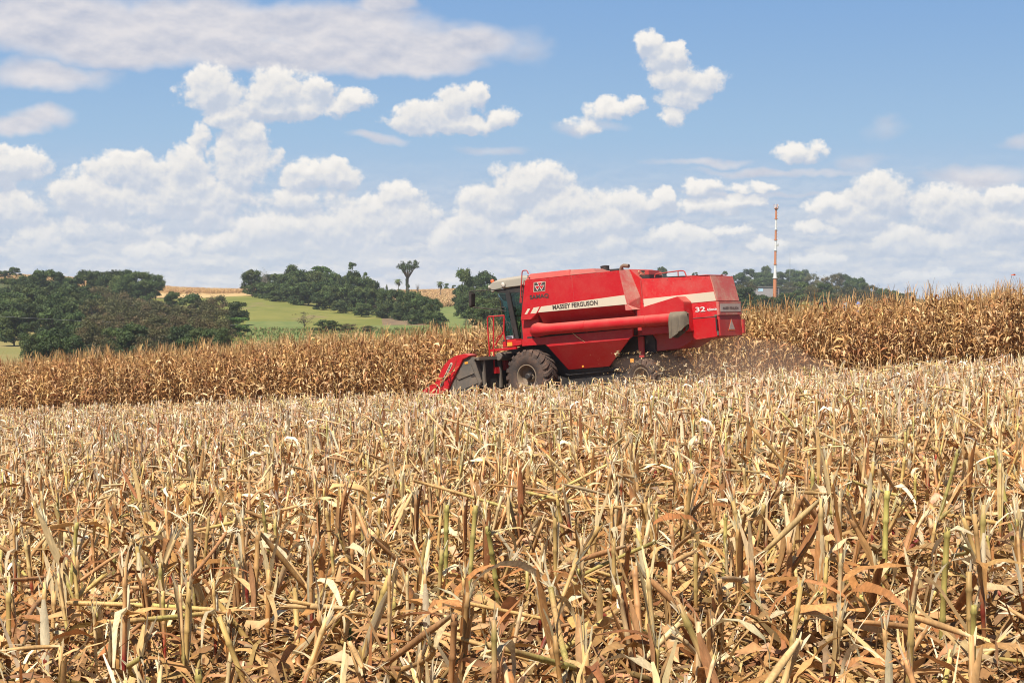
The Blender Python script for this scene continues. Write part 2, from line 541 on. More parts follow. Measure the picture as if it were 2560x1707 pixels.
def mat_ground():
    m_, q, o = mat_new('ground')
    tcn = q.n('ShaderNodeTexCoord'); P0_ = tcn.outputs['Object']
    za = q.n('ShaderNodeAttribute'); za.attribute_name = 'zones'
    zb = q.n('ShaderNodeAttribute'); zb.attribute_name = 'zones2'
    sa = q.n('ShaderNodeSeparateColor'); q.l(za.outputs['Color'], sa.inputs[0])
    sb = q.n('ShaderNodeSeparateColor'); q.l(zb.outputs['Color'], sb.inputs[0])
    n1 = q.noise(P0_, 3.0, 6, 0.65)
    n2 = q.noise(P0_, 40.0, 4, 0.6)
    n3 = q.noise(P0_, 0.035, 5, 0.6)
    n4 = q.noise(P0_, 0.3, 5, 0.65)
    soil = q.mix(q.smooth(n1, 0.35, 0.65), (0.13, 0.055, 0.03), (0.24, 0.115, 0.06))
    soil = q.mix(q.smooth(n2, 0.52, 0.62), soil, (0.36, 0.22, 0.11))
    grass = q.mix(q.smooth(n3, 0.38, 0.62), (0.140, 0.150, 0.034), (0.205, 0.190, 0.050))
    grass = q.mix(q.smooth(n4, 0.5, 0.72), grass, (0.115, 0.13, 0.032))
    n5 = q.noise(q.vmath('MULTIPLY', P0_, (1.0, 0.25, 1.0)), 0.10, 6, 0.7)
    grass = q.mix(q.smooth(n5, 0.56, 0.68), grass, (0.21, 0.16, 0.07))
    tanf = q.mix(q.smooth(n4, 0.35, 0.65), (0.42, 0.27, 0.115), (0.52, 0.36, 0.17))
    scrub = q.mix(q.smooth(n4, 0.4, 0.6), (0.14, 0.09, 0.055), (0.24, 0.17, 0.10))
    olive = q.mix(q.smooth(n3, 0.35, 0.65), (0.20, 0.18, 0.06), (0.27, 0.21, 0.085))
    crop = q.mix(q.smooth(n4, 0.4, 0.6), (0.12, 0.155, 0.045), (0.17, 0.185, 0.06))
    bush = q.mix(q.smooth(n4, 0.4, 0.6), (0.05, 0.062, 0.022), (0.095, 0.10, 0.035))
    wob = q.math('MULTIPLY', q.math('SUBTRACT', q.noise(P0_, 0.05, 6, 0.65), 0.5), 1.7)
    def mask(s_): return q.smooth(q.math('ADD', s_, wob), 0.40, 0.60)
    c = soil
    c = q.mix(sa.outputs[0], c, bush)
    for s_, k in ((sa.outputs[1], grass), (sa.outputs[2], tanf), (sb.outputs[0], scrub), (sb.outputs[1], olive), (sb.outputs[2], crop)):
        c = q.mix(mask(s_), c, k)
    principled(q, o, c, 0.9, 0.1, bump=(q.math('ADD', n1, q.math('MULTIPLY', n2, 0.4)), 0.6, 0.05))
    return m_

# ground: one sheet from the camera's feet to the horizon
def build_ground():
    azs = np.concatenate([np.linspace(-math.pi, -0.5, 40)[:-1], np.linspace(-0.5, 0.5, 420), np.linspace(0.5, math.pi, 40)[1:]])
    ds = np.concatenate([[0.3], np.geomspace(2.0, 70, 70), np.geomspace(72, 1500, 190), np.geomspace(1560, 2400, 8)])
    A_, D_ = np.meshgrid(azs, ds, indexing='ij')
    X, Y = D_ * np.sin(A_), D_ * np.cos(A_)
    Z = gz(X, Y)
    na, nd_ = A_.shape
    i = np.arange(na * nd_).reshape(na, nd_)
    Q = np.stack([i[:-1, :-1], i[:-1, 1:], i[1:, 1:], i[1:, :-1]], -1).reshape(-1, 4)
    V = np.stack([X, Y, Z], -1).reshape(-1, 3)
    me = np_mesh('ground', V, Q, None, True)
    px, py = to_px(V[:, 0], V[:, 1], V[:, 2])
    D = np.hypot(V[:, 0], V[:, 1]); front = (V[:, 1] > 60)
    def box(x0, x1, y0, y1, d0=100, d1=5000, sx=12, sy=4):
        return (np.clip((px - x0) / sx + .5, 0, 1) * np.clip((x1 - px) / sx + .5, 0, 1) * np.clip((py - y0) / sy + .5, 0, 1)
                * np.clip((y1 - py) / sy + .5, 0, 1) * (D > d0) * (D < d1) * front)
    far = np.clip((D - 78) / 20, 0, 1)
    line = np.interp(px, [560, 630, 720, 820, 920, 1000, 1080], [735, 738, 758, 770, 786, 800, 812])
    grass = np.clip((py - (line - 14)) / 4, 0, 1) * (px > 500) * (px < 1090) * front * (D > 150)
    grass = np.maximum(grass, box(380, 640, 728, 800, 250))
    grass = np.maximum(grass, box(1960, 2080, 736, 770, 300))
    grass = np.maximum(grass, box(100, 190, 690, 712, 400))
    tanf = np.maximum(box(190, 640, 600, 744, 455), box(880, 1170, 600, 782, 440))
    tanf = np.maximum(tanf, box(1175, 1420, 793, 845, 150, 420, 30))
    tanf = np.maximum(tanf, box(500, 1200, 832, 900, 60, 300) * 0.5)
    scrub = box(955, 1065, 792, 822, 200, 430)
    scrub = np.maximum(scrub, box(1900, 1950, 722, 745, 500))
    olive = box(-900, 170, 795, 960, 90, 380, 160, 20)
    crop = np.maximum(box(615, 760, 803, 850, 150), box(920, 1180, 813, 846, 120))
    crop = np.maximum(crop, box(1100, 1160, 765, 815, 200, 480))
    for nm, ch in (('zones', (far, grass, tanf)), ('zones2', (scrub, olive, crop))):
        a = me.color_attributes.new(nm, 'FLOAT_COLOR', 'POINT')
        cc = np.ones((len(V), 4), dtype=np.float32)
        for k in range(3): cc[:, k] = ch[k]
        a.data.foreach_set('color', cc.ravel())
    return tag(obj('ground', me, mat_ground()), kind='structure')
build_ground()
# ------------------------------------------------------------------ maize stubble
STRAW = [np.array(c) for c in ((.63,.39,.16), (.70,.47,.21), (.58,.33,.13), (.72,.53,.28), (.62,.42,.15), (.55,.30,.12))]
PALE = [np.array(c) for c in ((.82,.68,.42), (.76,.59,.33), (.84,.73,.50))]
BROWN = [np.array(c) for c in ((.47,.21,.07), (.56,.28,.10), (.36,.16,.06), (.62,.34,.15))]
GREENISH = [np.array(c) for c in ((.58,.47,.15), (.52,.44,.13))]
RED = np.array((.30,.05,.03))

def dry_leaf(geo, rng, p, az_, length, width, droop, col, segs=6, cols=2, wave=.25, rise=0.5):
    """a drooping leaf blade that leaves point p towards azimuth az_"""
    pts = []; pos = np.array(p, float); ang = rise
    d = np.array((math.cos(az_), math.sin(az_), 0.0))
    twist = rng.uniform(-1.6, 1.6); sides = []
    for i in range(segs + 1):
        pts.append(pos.copy())
        s0 = np.array((-math.sin(az_), math.cos(az_), 0.0))
        a = twist * i / segs
        up = np.array((0, 0, 1.0))
        sides.append(s0 * math.cos(a) + up * math.sin(a) * .8)
        step = length / segs
        pos = pos + step * (d * math.cos(ang) + np.array((0, 0, 1.0)) * math.sin(ang))
        ang -= droop / segs * rng.uniform(.6, 1.5)
        az2 = az_ + rng.normal(0, .12); d = np.array((math.cos(az2), math.sin(az2), 0.0))
    t = np.linspace(0, 1, segs + 1)
    w_ = width * np.clip(np.minimum(.55 + 1.6 * t, 1.25 * (1.02 - t)) , .06, 1)
    c = np.array([col * (0.85 + 0.3 * rng.random()) for _ in t])
    ribbon(geo, pts, w_, c, np.array(sides), fold=0.0, cols=cols, wave=wave, rng=rng)

def stalk_parts(rng, kind, sides=7, hi=True):
    """returns (stem Geo, [leaf Geo ...]) ; stem grows from the origin"""
    g = Geo(); leaves = []
    base = STRAW[rng.integers(len(STRAW))] * rng.uniform(.9, 1.1)
    if kind == 'green': base = GREENISH[rng.integers(2)]
    h = rng.uniform(.30, .57); r = rng.uniform(.0075, .0118)
    if kind == 'short': h = rng.uniform(.2, .3)
    if kind == 'snapped': h = rng.uniform(.3, .5)
    lean = rng.uniform(0, .10); la = rng.uniform(0, 6.28)
    def P_(z, k=1.0): return np.array((math.cos(la) * lean * z * z * k, math.sin(la) * lean * z * z * k, z))
    node = rng.uniform(.09, .14); zs = [-.05, 0.0]; rs = [r * 1.1, r * 1.15]; cs = [base * .6, base * .7]
    z = rng.uniform(.02, .06); seg_col = base
    i = 0
    while z < h - .02:
        if hi:
            for dz, k in ((-.012, .98), (-.004, 1.22), (.004, 1.22), (.014, .96)):
                zs.append(z + dz); rs.append(r * k); cs.append((seg_col if dz < 0 else seg_col) * (.72 if abs(dz) < .005 else 1))
        else:
            zs.append(z); rs.append(r * 1.1); cs.append(seg_col * .8)
        if i == 0 and kind != 'green' and rng.random() < .35: seg_col = RED * rng.uniform(.8, 1.6) if rng.random() < .5 else BROWN[0]
        else: seg_col = base * rng.uniform(.85, 1.2) if rng.random() < .75 else (GREENISH[0] if rng.random() < .45 else base * 1.15)
        z += node * rng.uniform(.85, 1.2); i += 1
    zs.append(h); rs.append(r * .92); cs.append(seg_col * 1.1)
    o_ = np.argsort(zs)
    zs = np.array(zs)[o_]; rs = np.array(rs)[o_]; cs = np.array(cs)[o_]
    tube(g, [P_(z_) for z_ in zs], rs, cs, sides)
    top = P_(h)
    # torn fibres at the cut
    def fray(p, d, n, ln, geo):
        for _ in range(n):
            a = rng.uniform(0, 6.28); sp = rng.uniform(.05, .6)
            dd = d + sp * np.array((math.cos(a), math.sin(a), rng.uniform(-.3, .3)))
            dd /= np.linalg.norm(dd)
            L_ = ln * rng.uniform(.5, 1.4)
            p0 = p + .006 * np.array((math.cos(a), math.sin(a), 0)) - d * .03
            pts = [p0, p0 + dd * L_ * .5, p0 + dd * L_ + np.array((0, 0, -.25 * L_ * rng.random() * sp))]
            sd = np.cross(dd, (0.2, .3, 1)); ribbon(geo, pts, np.array((.009, .008, .003)) * rng.uniform(.5, 1.2), PALE[rng.integers(3)] * rng.uniform(.8, 1.1), sd)
    up = np.array((0, 0, 1.0))
    if kind in ('cut', 'green', 'short', 'leafy'): fray(top, up, 7 if hi else 4, .07, g)
    if kind == 'frayed': fray(top, up, 12 if hi else 6, .09, g)
    if kind == 'split':
        for s_ in (-1, 1):
            a = rng.uniform(0, 6.28)
            dd = up + s_ * .35 * np.array((math.cos(a), math.sin(a), 0)); dd /= np.linalg.norm(dd)
            e = top + dd * rng.uniform(.08, .18)
            ribbon(g, [top - up * .06, top + dd * .05, e], np.array((.02, .018, .008)), PALE[1], np.cross(dd, (1, .2, 0)))
        fray(top, up, 5, .06, g)
    if kind == 'snapped':
        a = rng.uniform(0, 6.28); el_ = rng.uniform(-.75, .35)
        dd = np.array((math.cos(a) * math.cos(el_), math.sin(a) * math.cos(el_), math.sin(el_)))
        L_ = rng.uniform(.2, .5)
        n = 5
        pts = [top + dd * L_ * t - up * .05 * L_ * t * t for t in np.linspace(0, 1, n)]
        rr_ = r * np.array((.5, 1.0, 1.15, .95, .8))
        tube(g, pts, rr_, np.array([PALE[1], base, base * .75, base, base * 1.1]), sides)
        fray(top, up, 6, .05, g); fray(pts[-1], dd, 6 if hi else 3, .07, g)
    # sheaths and leaves
    nl = {'cut': 2, 'green': 0, 'short': 1, 'leafy': 4, 'frayed': 3, 'split': 2, 'snapped': 3}[kind]
    for k in range(nl):
        lg = Geo()
        z0 = rng.uniform(.08, h * .85)
        a = rng.uniform(0, 6.28)
        c = (BROWN if rng.random() < .38 else (STRAW if rng.random() < .55 else PALE + PALE[:1]))[rng.integers(4)]
        if rng.random() < .45:      # sheath hugging the stem and flaring open
            pts = [P_(z_) + (r * .9 + .03 * t * t) * np.array((math.cos(a), math.sin(a), 0)) for t, z_ in zip(np.linspace(0, 1, 5), np.linspace(z0 * .5, min(h + .05, z0 + .18), 5))]
            ribbon(lg, pts, np.array((.022, .03, .034, .03, .012)), c, (-math.sin(a), math.cos(a), 0), fold=.25, cols=2, wave=.1, rng=rng)
        else:
            dry_leaf(lg, rng, P_(z0) + r * np.array((math.cos(a), math.sin(a), 0)), a, rng.uniform(.16, .58), rng.uniform(.014, .055) if kind != 'leafy' else rng.uniform(.022, .044), rng.uniform(1.2, 3.8), c, segs=7 if hi else 4, cols=2 if hi else 1)
        leaves.append(lg)
    return g, leaves

rng = np.random.default_rng(11)
# geometry of the cut: the edge of the standing maize runs along the rows
HW = at(1315, 1005, 46.0)
S0 = float(NRM @ np.array((HW.x, HW.y))) - 0.85           # near edge of the strip being cut
T_HEAD = float(ROW @ np.array((HW.x, HW.y))) + 2.6        # the header's front
CUT_W = 4.5
ROW_GAP, PLANT_GAP = 0.5, 0.19

def row_points(s_lo, s_hi, t_lo, t_hi, gap, jit_s, jit_t, rng):
    out_ = []
    k0, k1 = math.ceil((s_lo - S0 - .1) / ROW_GAP), math.floor((s_hi - S0 - .1) / ROW_GAP)
    for k in range(k0, k1 + 1):
        s = S0 + .1 + k * ROW_GAP
        t = np.arange(t_lo, t_hi, gap)
        t = t + rng.normal(0, jit_t, len(t)); ss = s + rng.normal(0, jit_s, len(t))
        xy = ROW[None] * t[:, None] + NRM[None] * ss[:, None]
        out_.append(np.concatenate([xy, ss[:, None], t[:, None]], 1))
    return np.concatenate(out_)

def in_view(xy, half, ymin, ymax, pad=0.8):
    return (xy[:, 1] > ymin) & (xy[:, 1] < ymax) & (np.abs(xy[:, 0]) < half * xy[:, 1] + pad)

pts = row_points(-20, S0 + CUT_W + 1, -80, 60, PLANT_GAP, .05, .03, rng)
cut_edge = np.where(pts[:, 3] > T_HEAD, S0, S0 + CUT_W)
keep = in_view(pts, .40, 4.3, 75) & (pts[:, 2] < cut_edge - .02) & (rng.random(len(pts)) < .93)
stub = pts[keep]
d_st_ = np.hypot(stub[:, 0], stub[:, 1])
view = in_view(stub, .325, 4.75, 75, .15)
order = np.argsort(np.where(view, d_st_, 1e6))
near_i = order[:300]
rest = stub[order[300:]]

KINDS = ['cut', 'cut', 'leafy', 'snapped', 'frayed', 'split', 'green', 'short', 'leafy', 'snapped', 'cut', 'cut', 'cut', 'snapped', 'leafy', 'leafy', 'split', 'frayed', 'cut', 'snapped', 'leafy', 'cut']
LBL = {'cut': ('upright straw-coloured maize stalk cut off clean with few fibres, nearest rows', 'cleanly cut maize stalks of the nearest rows'),
       'leafy': ('upright cut maize stalk still hung with brown drooping leaves, nearest rows', 'leafy cut maize stalks of the nearest rows'),
       'snapped': ('cut maize stalk snapped over with its top hanging sideways, nearest rows', 'snapped maize stalks of the nearest rows'),
       'frayed': ('cut maize stalk with a pale burst of torn fibres on top, nearest rows', 'frayed maize stalks of the nearest rows'),
       'split': ('cut maize stalk split lengthwise into two pale tongues, nearest rows', 'split maize stalks of the nearest rows'),
       'green': ('bare yellow-green cut maize stalk without leaves, nearest rows', 'yellow-green maize stalks of the nearest rows'),
       'short': ('short knee-low stump of a cut maize stalk, nearest rows', 'short maize stumps of the nearest rows')}
protos = []
for kd in KINDS:
    g, lv = stalk_parts(rng, kd)
    protos.append((kd, g.mesh('stalk'), [l_.mesh('leaf') for l_ in lv]))
for j, i in enumerate(near_i):
    x, y = stub[i, :2]
    kd, me, lvs = protos[rng.integers(len(protos))]
    o = obj('maize_stalk', me, M_STALK)
    tilt = abs(rng.normal(0, .17)) if rng.random() < .72 else rng.uniform(.3, .95)
    ta = rng.uniform(0, 6.28)
    M_ = rotmats(np.array([rng.uniform(0, 6.28)]), np.array([tilt]), np.array([ta]))[0]
    sc = rng.uniform(.85, 1.2)
    o.matrix_world = Matrix.Translation((x, y, gz1(x, y) - .01)) @ Matrix(M_.tolist()).to_4x4() @ Matrix.Diagonal((sc, sc, sc * rng.uniform(.85, 1.1), 1))
    tag(o, LBL[kd][0], 'maize stalk', LBL[kd][1])
    for lm in lvs:
        obj('leaf', lm, M_LEAF, o)

# long broken stalks lying and leaning across the nearest rows
def fallen(rng, hi=True):
    g = Geo(); L_ = rng.uniform(.45, 1.0); r = rng.uniform(.009, .013); base = STRAW[rng.integers(len(STRAW))]
    n = max(3, int(L_ / .13)); P_ = []; rr_ = []; cc = []
    bend = rng.uniform(-.12, .12)
    for i in range(n + 1):
        x = L_ * i / n
        seg = base * rng.uniform(.85, 1.2) if rng.random() < .8 else GREENISH[0]
        for dx, k, kc in (((-.012, 1, 1), (0, 1.2, .7), (.012, .97, 1)) if hi and 0 < i < n else ((0, 1, 1),)):
            xx = x + dx; P_.append((xx - L_ / 2, bend * (xx / L_ - .5) ** 2 * 2, 0)); rr_.append(r * k); cc.append(seg * kc)
    tube(g, P_, rr_, np.array(cc), 7 if hi else 5)
    for e, sgn in ((np.array(P_[0]), -1), (np.array(P_[-1]), 1)):
        for _ in range(7 if hi else 3):
            d = np.array((sgn, rng.normal(0, .45), rng.normal(0, .45))); d /= np.linalg.norm(d)
            l_ = rng.uniform(.04, .12)
            ribbon(g, [e - d * .02, e + d * l_ * .5, e + d * l_], np.array((.009, .008, .003)), PALE[rng.integers(3)], np.cross(d, (.1, .3, 1)))
    return g
fprotos = [fallen(rng).mesh('fallen_stalk') for _ in range(8)]
for j in range(80):
    y = 5.4 + 9.5 * rng.random() ** 1.3; x = rng.uniform(-.32, .32) * y
    o = obj('fallen_maize_stalk', fprotos[rng.integers(len(fprotos))], M_STALK)
    up_ = rng.random()
    h_ = rng.uniform(.08, .40) if up_ < .6 else rng.uniform(.015, .04)
    ang = rng.uniform(-.55, .55) if up_ < .6 else rng.uniform(-.1, .1)
    o.matrix_world = Matrix.Translation((x, y, gz1(x, y) + h_)) @ Matrix.Rotation(rng.uniform(0, 6.28), 4, 'Z') @ Matrix.Rotation(ang, 4, 'Y')
    tag(o, 'loose broken length of maize stalk lying across the stubble of the nearest rows' if up_ >= .6 else 'loose broken maize stalk caught aslant among the nearest standing stubble', 'fallen stalk',
        'broken stalks lying on the nearest ground' if up_ >= .6 else 'broken stalks caught in the nearest stubble')

# the rest of the stubble: one mass
def combine_parts(rng, kd, hi):
    g, lv = stalk_parts(rng, kd, 6 if hi else 4, hi)
    for l_ in lv:
        V, Q, C = l_.get(); g.add(V, Q, C)
    return g.get()
T_HI = [combine_parts(rng, kd, True) for kd in KINDS]
T_LO = [combine_parts(rng, kd, False) for kd in KINDS]
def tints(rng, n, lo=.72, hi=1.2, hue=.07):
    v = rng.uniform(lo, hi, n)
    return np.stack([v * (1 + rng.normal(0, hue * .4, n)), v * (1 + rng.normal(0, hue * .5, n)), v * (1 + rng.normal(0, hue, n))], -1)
rd = np.hypot(rest[:, 0], rest[:, 1])
wh = rng.integers(0, len(KINDS), len(rest)) + np.where(rd > 17, len(KINDS), 0)
tl = np.abs(rng.normal(0, .18, len(rest))); big = rng.random(len(rest)) < .30; tl[big] = rng.uniform(.3, 1.15, big.sum())
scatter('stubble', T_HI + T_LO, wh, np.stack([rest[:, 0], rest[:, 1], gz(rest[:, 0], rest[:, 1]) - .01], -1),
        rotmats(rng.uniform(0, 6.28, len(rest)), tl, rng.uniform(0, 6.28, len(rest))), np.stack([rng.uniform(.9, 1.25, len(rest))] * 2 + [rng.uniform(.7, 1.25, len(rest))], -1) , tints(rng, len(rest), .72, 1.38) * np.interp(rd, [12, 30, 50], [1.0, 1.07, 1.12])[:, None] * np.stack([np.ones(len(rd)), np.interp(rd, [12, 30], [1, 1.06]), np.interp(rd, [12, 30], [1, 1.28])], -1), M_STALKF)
tag(COL.objects['stubble'], kind='stuff')

# litter: leaves, husks, chopped stalks and fibres covering the soil
def litter_tmpl(rng, kind):
    g = Geo()
    if kind == 'leaf':
        L_ = rng.uniform(.14, .48); c = (BROWN + STRAW + PALE[:1] + [np.array((.66,.37,.18)), np.array((.70,.44,.24)), np.array((.62,.34,.14))])[rng.integers(14)]
        dry_leaf(g, rng, (-L_ / 2, 0, .02), 0, L_, rng.uniform(.012, .038), rng.uniform(.3, 2.6), c, 6, 2, .35, rise=rng.uniform(.1, .9))
    elif kind == 'husk':
        L_ = rng.uniform(.10, .24); c = [np.array((.70,.42,.20)), np.array((.72,.49,.26)), PALE[1], np.array((.64,.35,.16))][rng.integers(4)]
        dry_leaf(g, rng, (-L_ / 2, 0, .02), 0, L_, rng.uniform(.03, .06), rng.uniform(.6, 2.8), c, 5, 2, .3, rise=rng.uniform(.2, .8))
    elif kind == 'stem':
        L_ = rng.uniform(.08, .3); r = rng.uniform(.007, .012); c = (STRAW + GREENISH[:1])[rng.integers(7)]
        tube(g, [(-L_ / 2, 0, r), (0, rng.normal(0, .01), r * 1.3), (L_ / 2, 0, r)], (r, r * 1.05, r * .9), c, 5)
    else:
        for _ in range(5):
            L_ = rng.uniform(.05, .16); a = rng.uniform(0, 6.28); d = np.array((math.cos(a), math.sin(a), rng.uniform(0, .5)))
            p = np.array((rng.normal(0, .03), rng.normal(0, .03), .01))
            ribbon(g, [p, p + d * L_ * .5 + np.array((0, 0, .012)), p + d * L_], np.array((.008, .008, .003)), (PALE + STRAW)[rng.integers(9)], (-d[1], d[0], .3))
    return g.get()
LK = ['leaf'] * 12 + ['husk'] * 5 + ['stem'] * 5 + ['fibre'] * 5
LT = [litter_tmpl(rng, k) for k in LK]
def litter_points(y0, y1, dens):
    a = .40
    area = a * (y1 * y1 - y0 * y0); n = int(area * dens)
    y = np.sqrt(rng.uniform(y0 * y0, y1 * y1, n)); x = rng.uniform(-a, a, n) * y
    return np.stack([x, y], -1)
lp = np.concatenate([litter_points(3.6, 9, 520), litter_points(9, 16, 340), litter_points(16, 28, 190), litter_points(28, 70, 75)])
ls = NRM[0] * lp[:, 0] + NRM[1] * lp[:, 1]; lt = ROW[0] * lp[:, 0] + ROW[1] * lp[:, 1]
kp = ls < np.where(lt > T_HEAD, S0 + 1.0, S0 + CUT_W + 1.0)
lp = lp[kp]; n = len(lp); ld = np.hypot(lp[:, 0], lp[:, 1])
sc = rng.uniform(.7, 1.25, n) * np.interp(ld, [0, 14, 30, 60], [1, 1.05, 1.35, 1.6])
lift = np.where(rng.random(n) < .10, rng.uniform(.03, .20, n), rng.uniform(-.01, .03, n))
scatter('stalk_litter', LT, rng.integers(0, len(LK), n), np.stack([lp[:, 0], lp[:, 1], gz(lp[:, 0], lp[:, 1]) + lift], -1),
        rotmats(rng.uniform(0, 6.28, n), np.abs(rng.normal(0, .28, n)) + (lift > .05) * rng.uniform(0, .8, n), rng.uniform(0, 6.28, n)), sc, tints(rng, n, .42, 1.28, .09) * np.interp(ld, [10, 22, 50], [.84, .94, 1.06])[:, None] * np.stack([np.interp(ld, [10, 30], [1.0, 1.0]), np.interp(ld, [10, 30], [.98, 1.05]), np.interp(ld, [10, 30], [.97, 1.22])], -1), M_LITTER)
tag(COL.objects['stalk_litter'], kind='stuff')

# thin straws and torn strips standing aslant, rooted in the litter
def straw_tmpl(rng):
    g = Geo(); L_ = rng.uniform(.16, .5)
    c = (PALE + STRAW + PALE + BROWN[:2])[rng.integers(14)]
    b = rng.uniform(-.25, .25) * L_; b2 = rng.uniform(-.15, .15) * L_
    w_ = rng.uniform(.006, .02)
    ribbon(g, [(0, 0, -.02), (b * .3, b2, L_ * .35), (b * .8, b2 * 1.3, L_ * .72), (b * 1.6, b2, L_ * .95)], (w_ * .8, w_, w_ * .8, w_ * .3), c, (rng.normal(), rng.normal(), .2))
    return g.get()
ST = [straw_tmpl(rng) for _ in range(26)]
sp_ = np.concatenate([litter_points(4.2, 9, 52), litter_points(9, 16, 40), litter_points(16, 28, 26), litter_points(28, 70, 13)])
ls = NRM[0] * sp_[:, 0] + NRM[1] * sp_[:, 1]; lt = ROW[0] * sp_[:, 0] + ROW[1] * sp_[:, 1]
sp_ = sp_[ls < np.where(lt > T_HEAD, S0, S0 + CUT_W)]; n = len(sp_); ld = np.hypot(sp_[:, 0], sp_[:, 1])
scatter('loose_straw', ST, rng.integers(0, len(ST), n), np.stack([sp_[:, 0], sp_[:, 1], gz(sp_[:, 0], sp_[:, 1])], -1),
        rotmats(rng.uniform(0, 6.28, n), rng.uniform(.35, 1.4, n), rng.uniform(0, 6.28, n)), rng.uniform(.7, 1.25, n) * np.interp(ld, [14, 50], [1, 1.25]), tints(rng, n, .75, 1.4, .08), M_LITTER)
tag(COL.objects['loose_straw'], kind='stuff')

# ------------------------------------------------------------------ standing ripe maize
CORNC = [np.array(c) for c in ((.58,.34,.14), (.67,.43,.19), (.48,.26,.10), (.73,.51,.27), (.37,.18,.075))]
def corn_parts(rng, lod):
    stem = Geo(); ears = Geo(); tas = Geo()
    h = rng.uniform(1.65, 1.95)
    lean = rng.uniform(-.10, .10, 2)
    def P_(z): return np.array((lean[0] * z * z, lean[1] * z * z, z))
    zz = np.linspace(-.05, h, 5 if lod == 0 else 3)
    tube(stem, [P_(z) for z in zz], np.linspace(.014, .007, len(zz)), CORNC[rng.integers(2)] * 1.1, 5 if lod == 0 else 3, cap=False)
    nl = 16 if lod == 0 else 11
    a = rng.uniform(0, 6.28)
    for k in range(nl):
        z = .50 + (h - .52) * (k + rng.uniform(-.3, .3)) / (nl - 1)
        a += math.pi + rng.normal(0, .5)
        c = CORNC[rng.integers(5)] * rng.uniform(.85, 1.25)
        L_ = rng.uniform(.35, .72) * (1 - .35 * abs(z / h - .55))
        dry_leaf(stem, rng, P_(min(z, h)), a, L_, rng.uniform(.04, .08), rng.uniform(2.4, 4.6), c, 5 if lod == 0 else 3, 2 if lod == 0 else 1, .3, rise=rng.uniform(.6, 1.25))
    for k in range(1):      # drooping husked cobs
        z = rng.uniform(.8, 1.15); a = rng.uniform(0, 6.28)
        p = P_(z); e = p + np.array((math.cos(a) * .09, math.sin(a) * .09, rng.uniform(-.2, .02)))
        pts_ = [p + (e - p) * t for t in (0, .3, .7, 1)]
        tube(ears, pts_, (.012, .036, .032, .008), CORNC[3] * rng.uniform(1.0, 1.35), 5 if lod == 0 else 4, cap=False)
    for k in range(6 if lod == 0 else 4):
        a = rng.uniform(0, 6.28); s_ = rng.uniform(.05, .4)
        p = P_(h); d = np.array((math.cos(a) * s_, math.sin(a) * s_, 1.0)); l_ = rng.uniform(.2, .46)
        ribbon(tas, [p - np.array((0, 0, .05)), p + d * l_ * .5, p + d * l_ + np.array((math.cos(a), math.sin(a), -.2)) * .05], (.014, .012, .006), CORNC[rng.integers(2)] * .95, (-math.sin(a), math.cos(a), .2))
    return stem, ears, tas
def corn_all(rng, lod):
    g = Geo()
    for q_ in corn_parts(rng, lod):
        V, Q, C = q_.get(); g.add(V, Q, C)
    return g.get()

pts = row_points(S0 - .01, S0 + CUT_W + 26, -70, 75, PLANT_GAP, .05, .03, rng)
edge = np.where(pts[:, 3] > T_HEAD, S0, S0 + CUT_W)
keep = in_view(pts, .42, 10, 110, 1.0) & (pts[:, 2] >= edge - .02)
corn = pts[keep]; edge = edge[keep]
# thin out what stands deep inside the crop
depth = corn[:, 2] - edge
kp = (depth < 6) | (rng.random(len(corn)) < .7)
corn = corn[kp]; depth = depth[kp]
cd = np.hypot(corn[:, 0], corn[:, 1])
viewc = in_view(corn, .325, 10, 110, .2)
px_, py_ = to_px(corn[:, 0], corn[:, 1], gz(corn[:, 0], corn[:, 1]))
hid = (px_ > 1150) & (px_ < 1840)                               # behind the harvester
rank = np.where(viewc & ~hid, np.floor(depth / ROW_GAP + .3) * 100 + cd, 1e6)
order = np.argsort(rank)
front = order[:300]
cprotos = []
for k in range(14):
    s_, e_, t_ = corn_parts(rng, 0)
    cprotos.append((s_.mesh('maize_plant'), e_.mesh('cob'), t_.mesh('tassel')))
for i in front:
    ms, me_, mt = cprotos[rng.integers(14)]
    x, y = corn[i, :2]
    o = obj('maize_plant', ms, M_CORNO)
    tl = abs(rng.normal(0, .07)) if rng.random() < .90 else rng.uniform(.3, .9)
    M_ = rotmats(np.array([rng.uniform(0, 6.28)]), np.array([tl]), np.array([rng.uniform(0, 6.28)]))[0]
    s_ = rng.uniform(.84, 1.12)
    o.matrix_world = Matrix.Translation((x, y, gz1(x, y))) @ Matrix(M_.tolist()).to_4x4() @ Matrix.Diagonal((s_, s_, s_, 1))
    ahead = corn[i, 3] > T_HEAD
    tag(o, 'ripe brown maize plant on the cut face of the crop ahead of the red harvester' if ahead else 'ripe brown maize plant on the cut face of the crop behind the red harvester', 'maize plant',
        'maize plants along the cut edge ahead of the harvester' if ahead else 'maize plants along the cut edge behind the harvester')
    obj('cob', me_, M_CORNO, o); obj('tassel', mt, M_CORNO, o)
ci = order[300:]
cc_ = corn[ci]; n = len(cc_)
CT = [corn_all(rng, 0) for _ in range(8)] + [corn_all(rng, 1) for _ in range(8)]
wh = np.where(depth[ci] < 4.0, rng.integers(0, 8, n), 8 + rng.integers(0, 8, n))
tl = np.abs(rng.normal(0, .08, n))
scatter('standing_maize', CT, wh, np.stack([cc_[:, 0], cc_[:, 1], gz(cc_[:, 0], cc_[:, 1])], -1), rotmats(rng.uniform(0, 6.28, n), tl, rng.uniform(0, 6.28, n)),
        rng.uniform(.82, 1.14, n), tints(rng, n, .7, 1.3, .06), M_CORN)
tag(COL.objects['standing_maize'], kind='stuff')
print('stubble', len(stub), 'litter', len(lp), 'corn', len(corn))
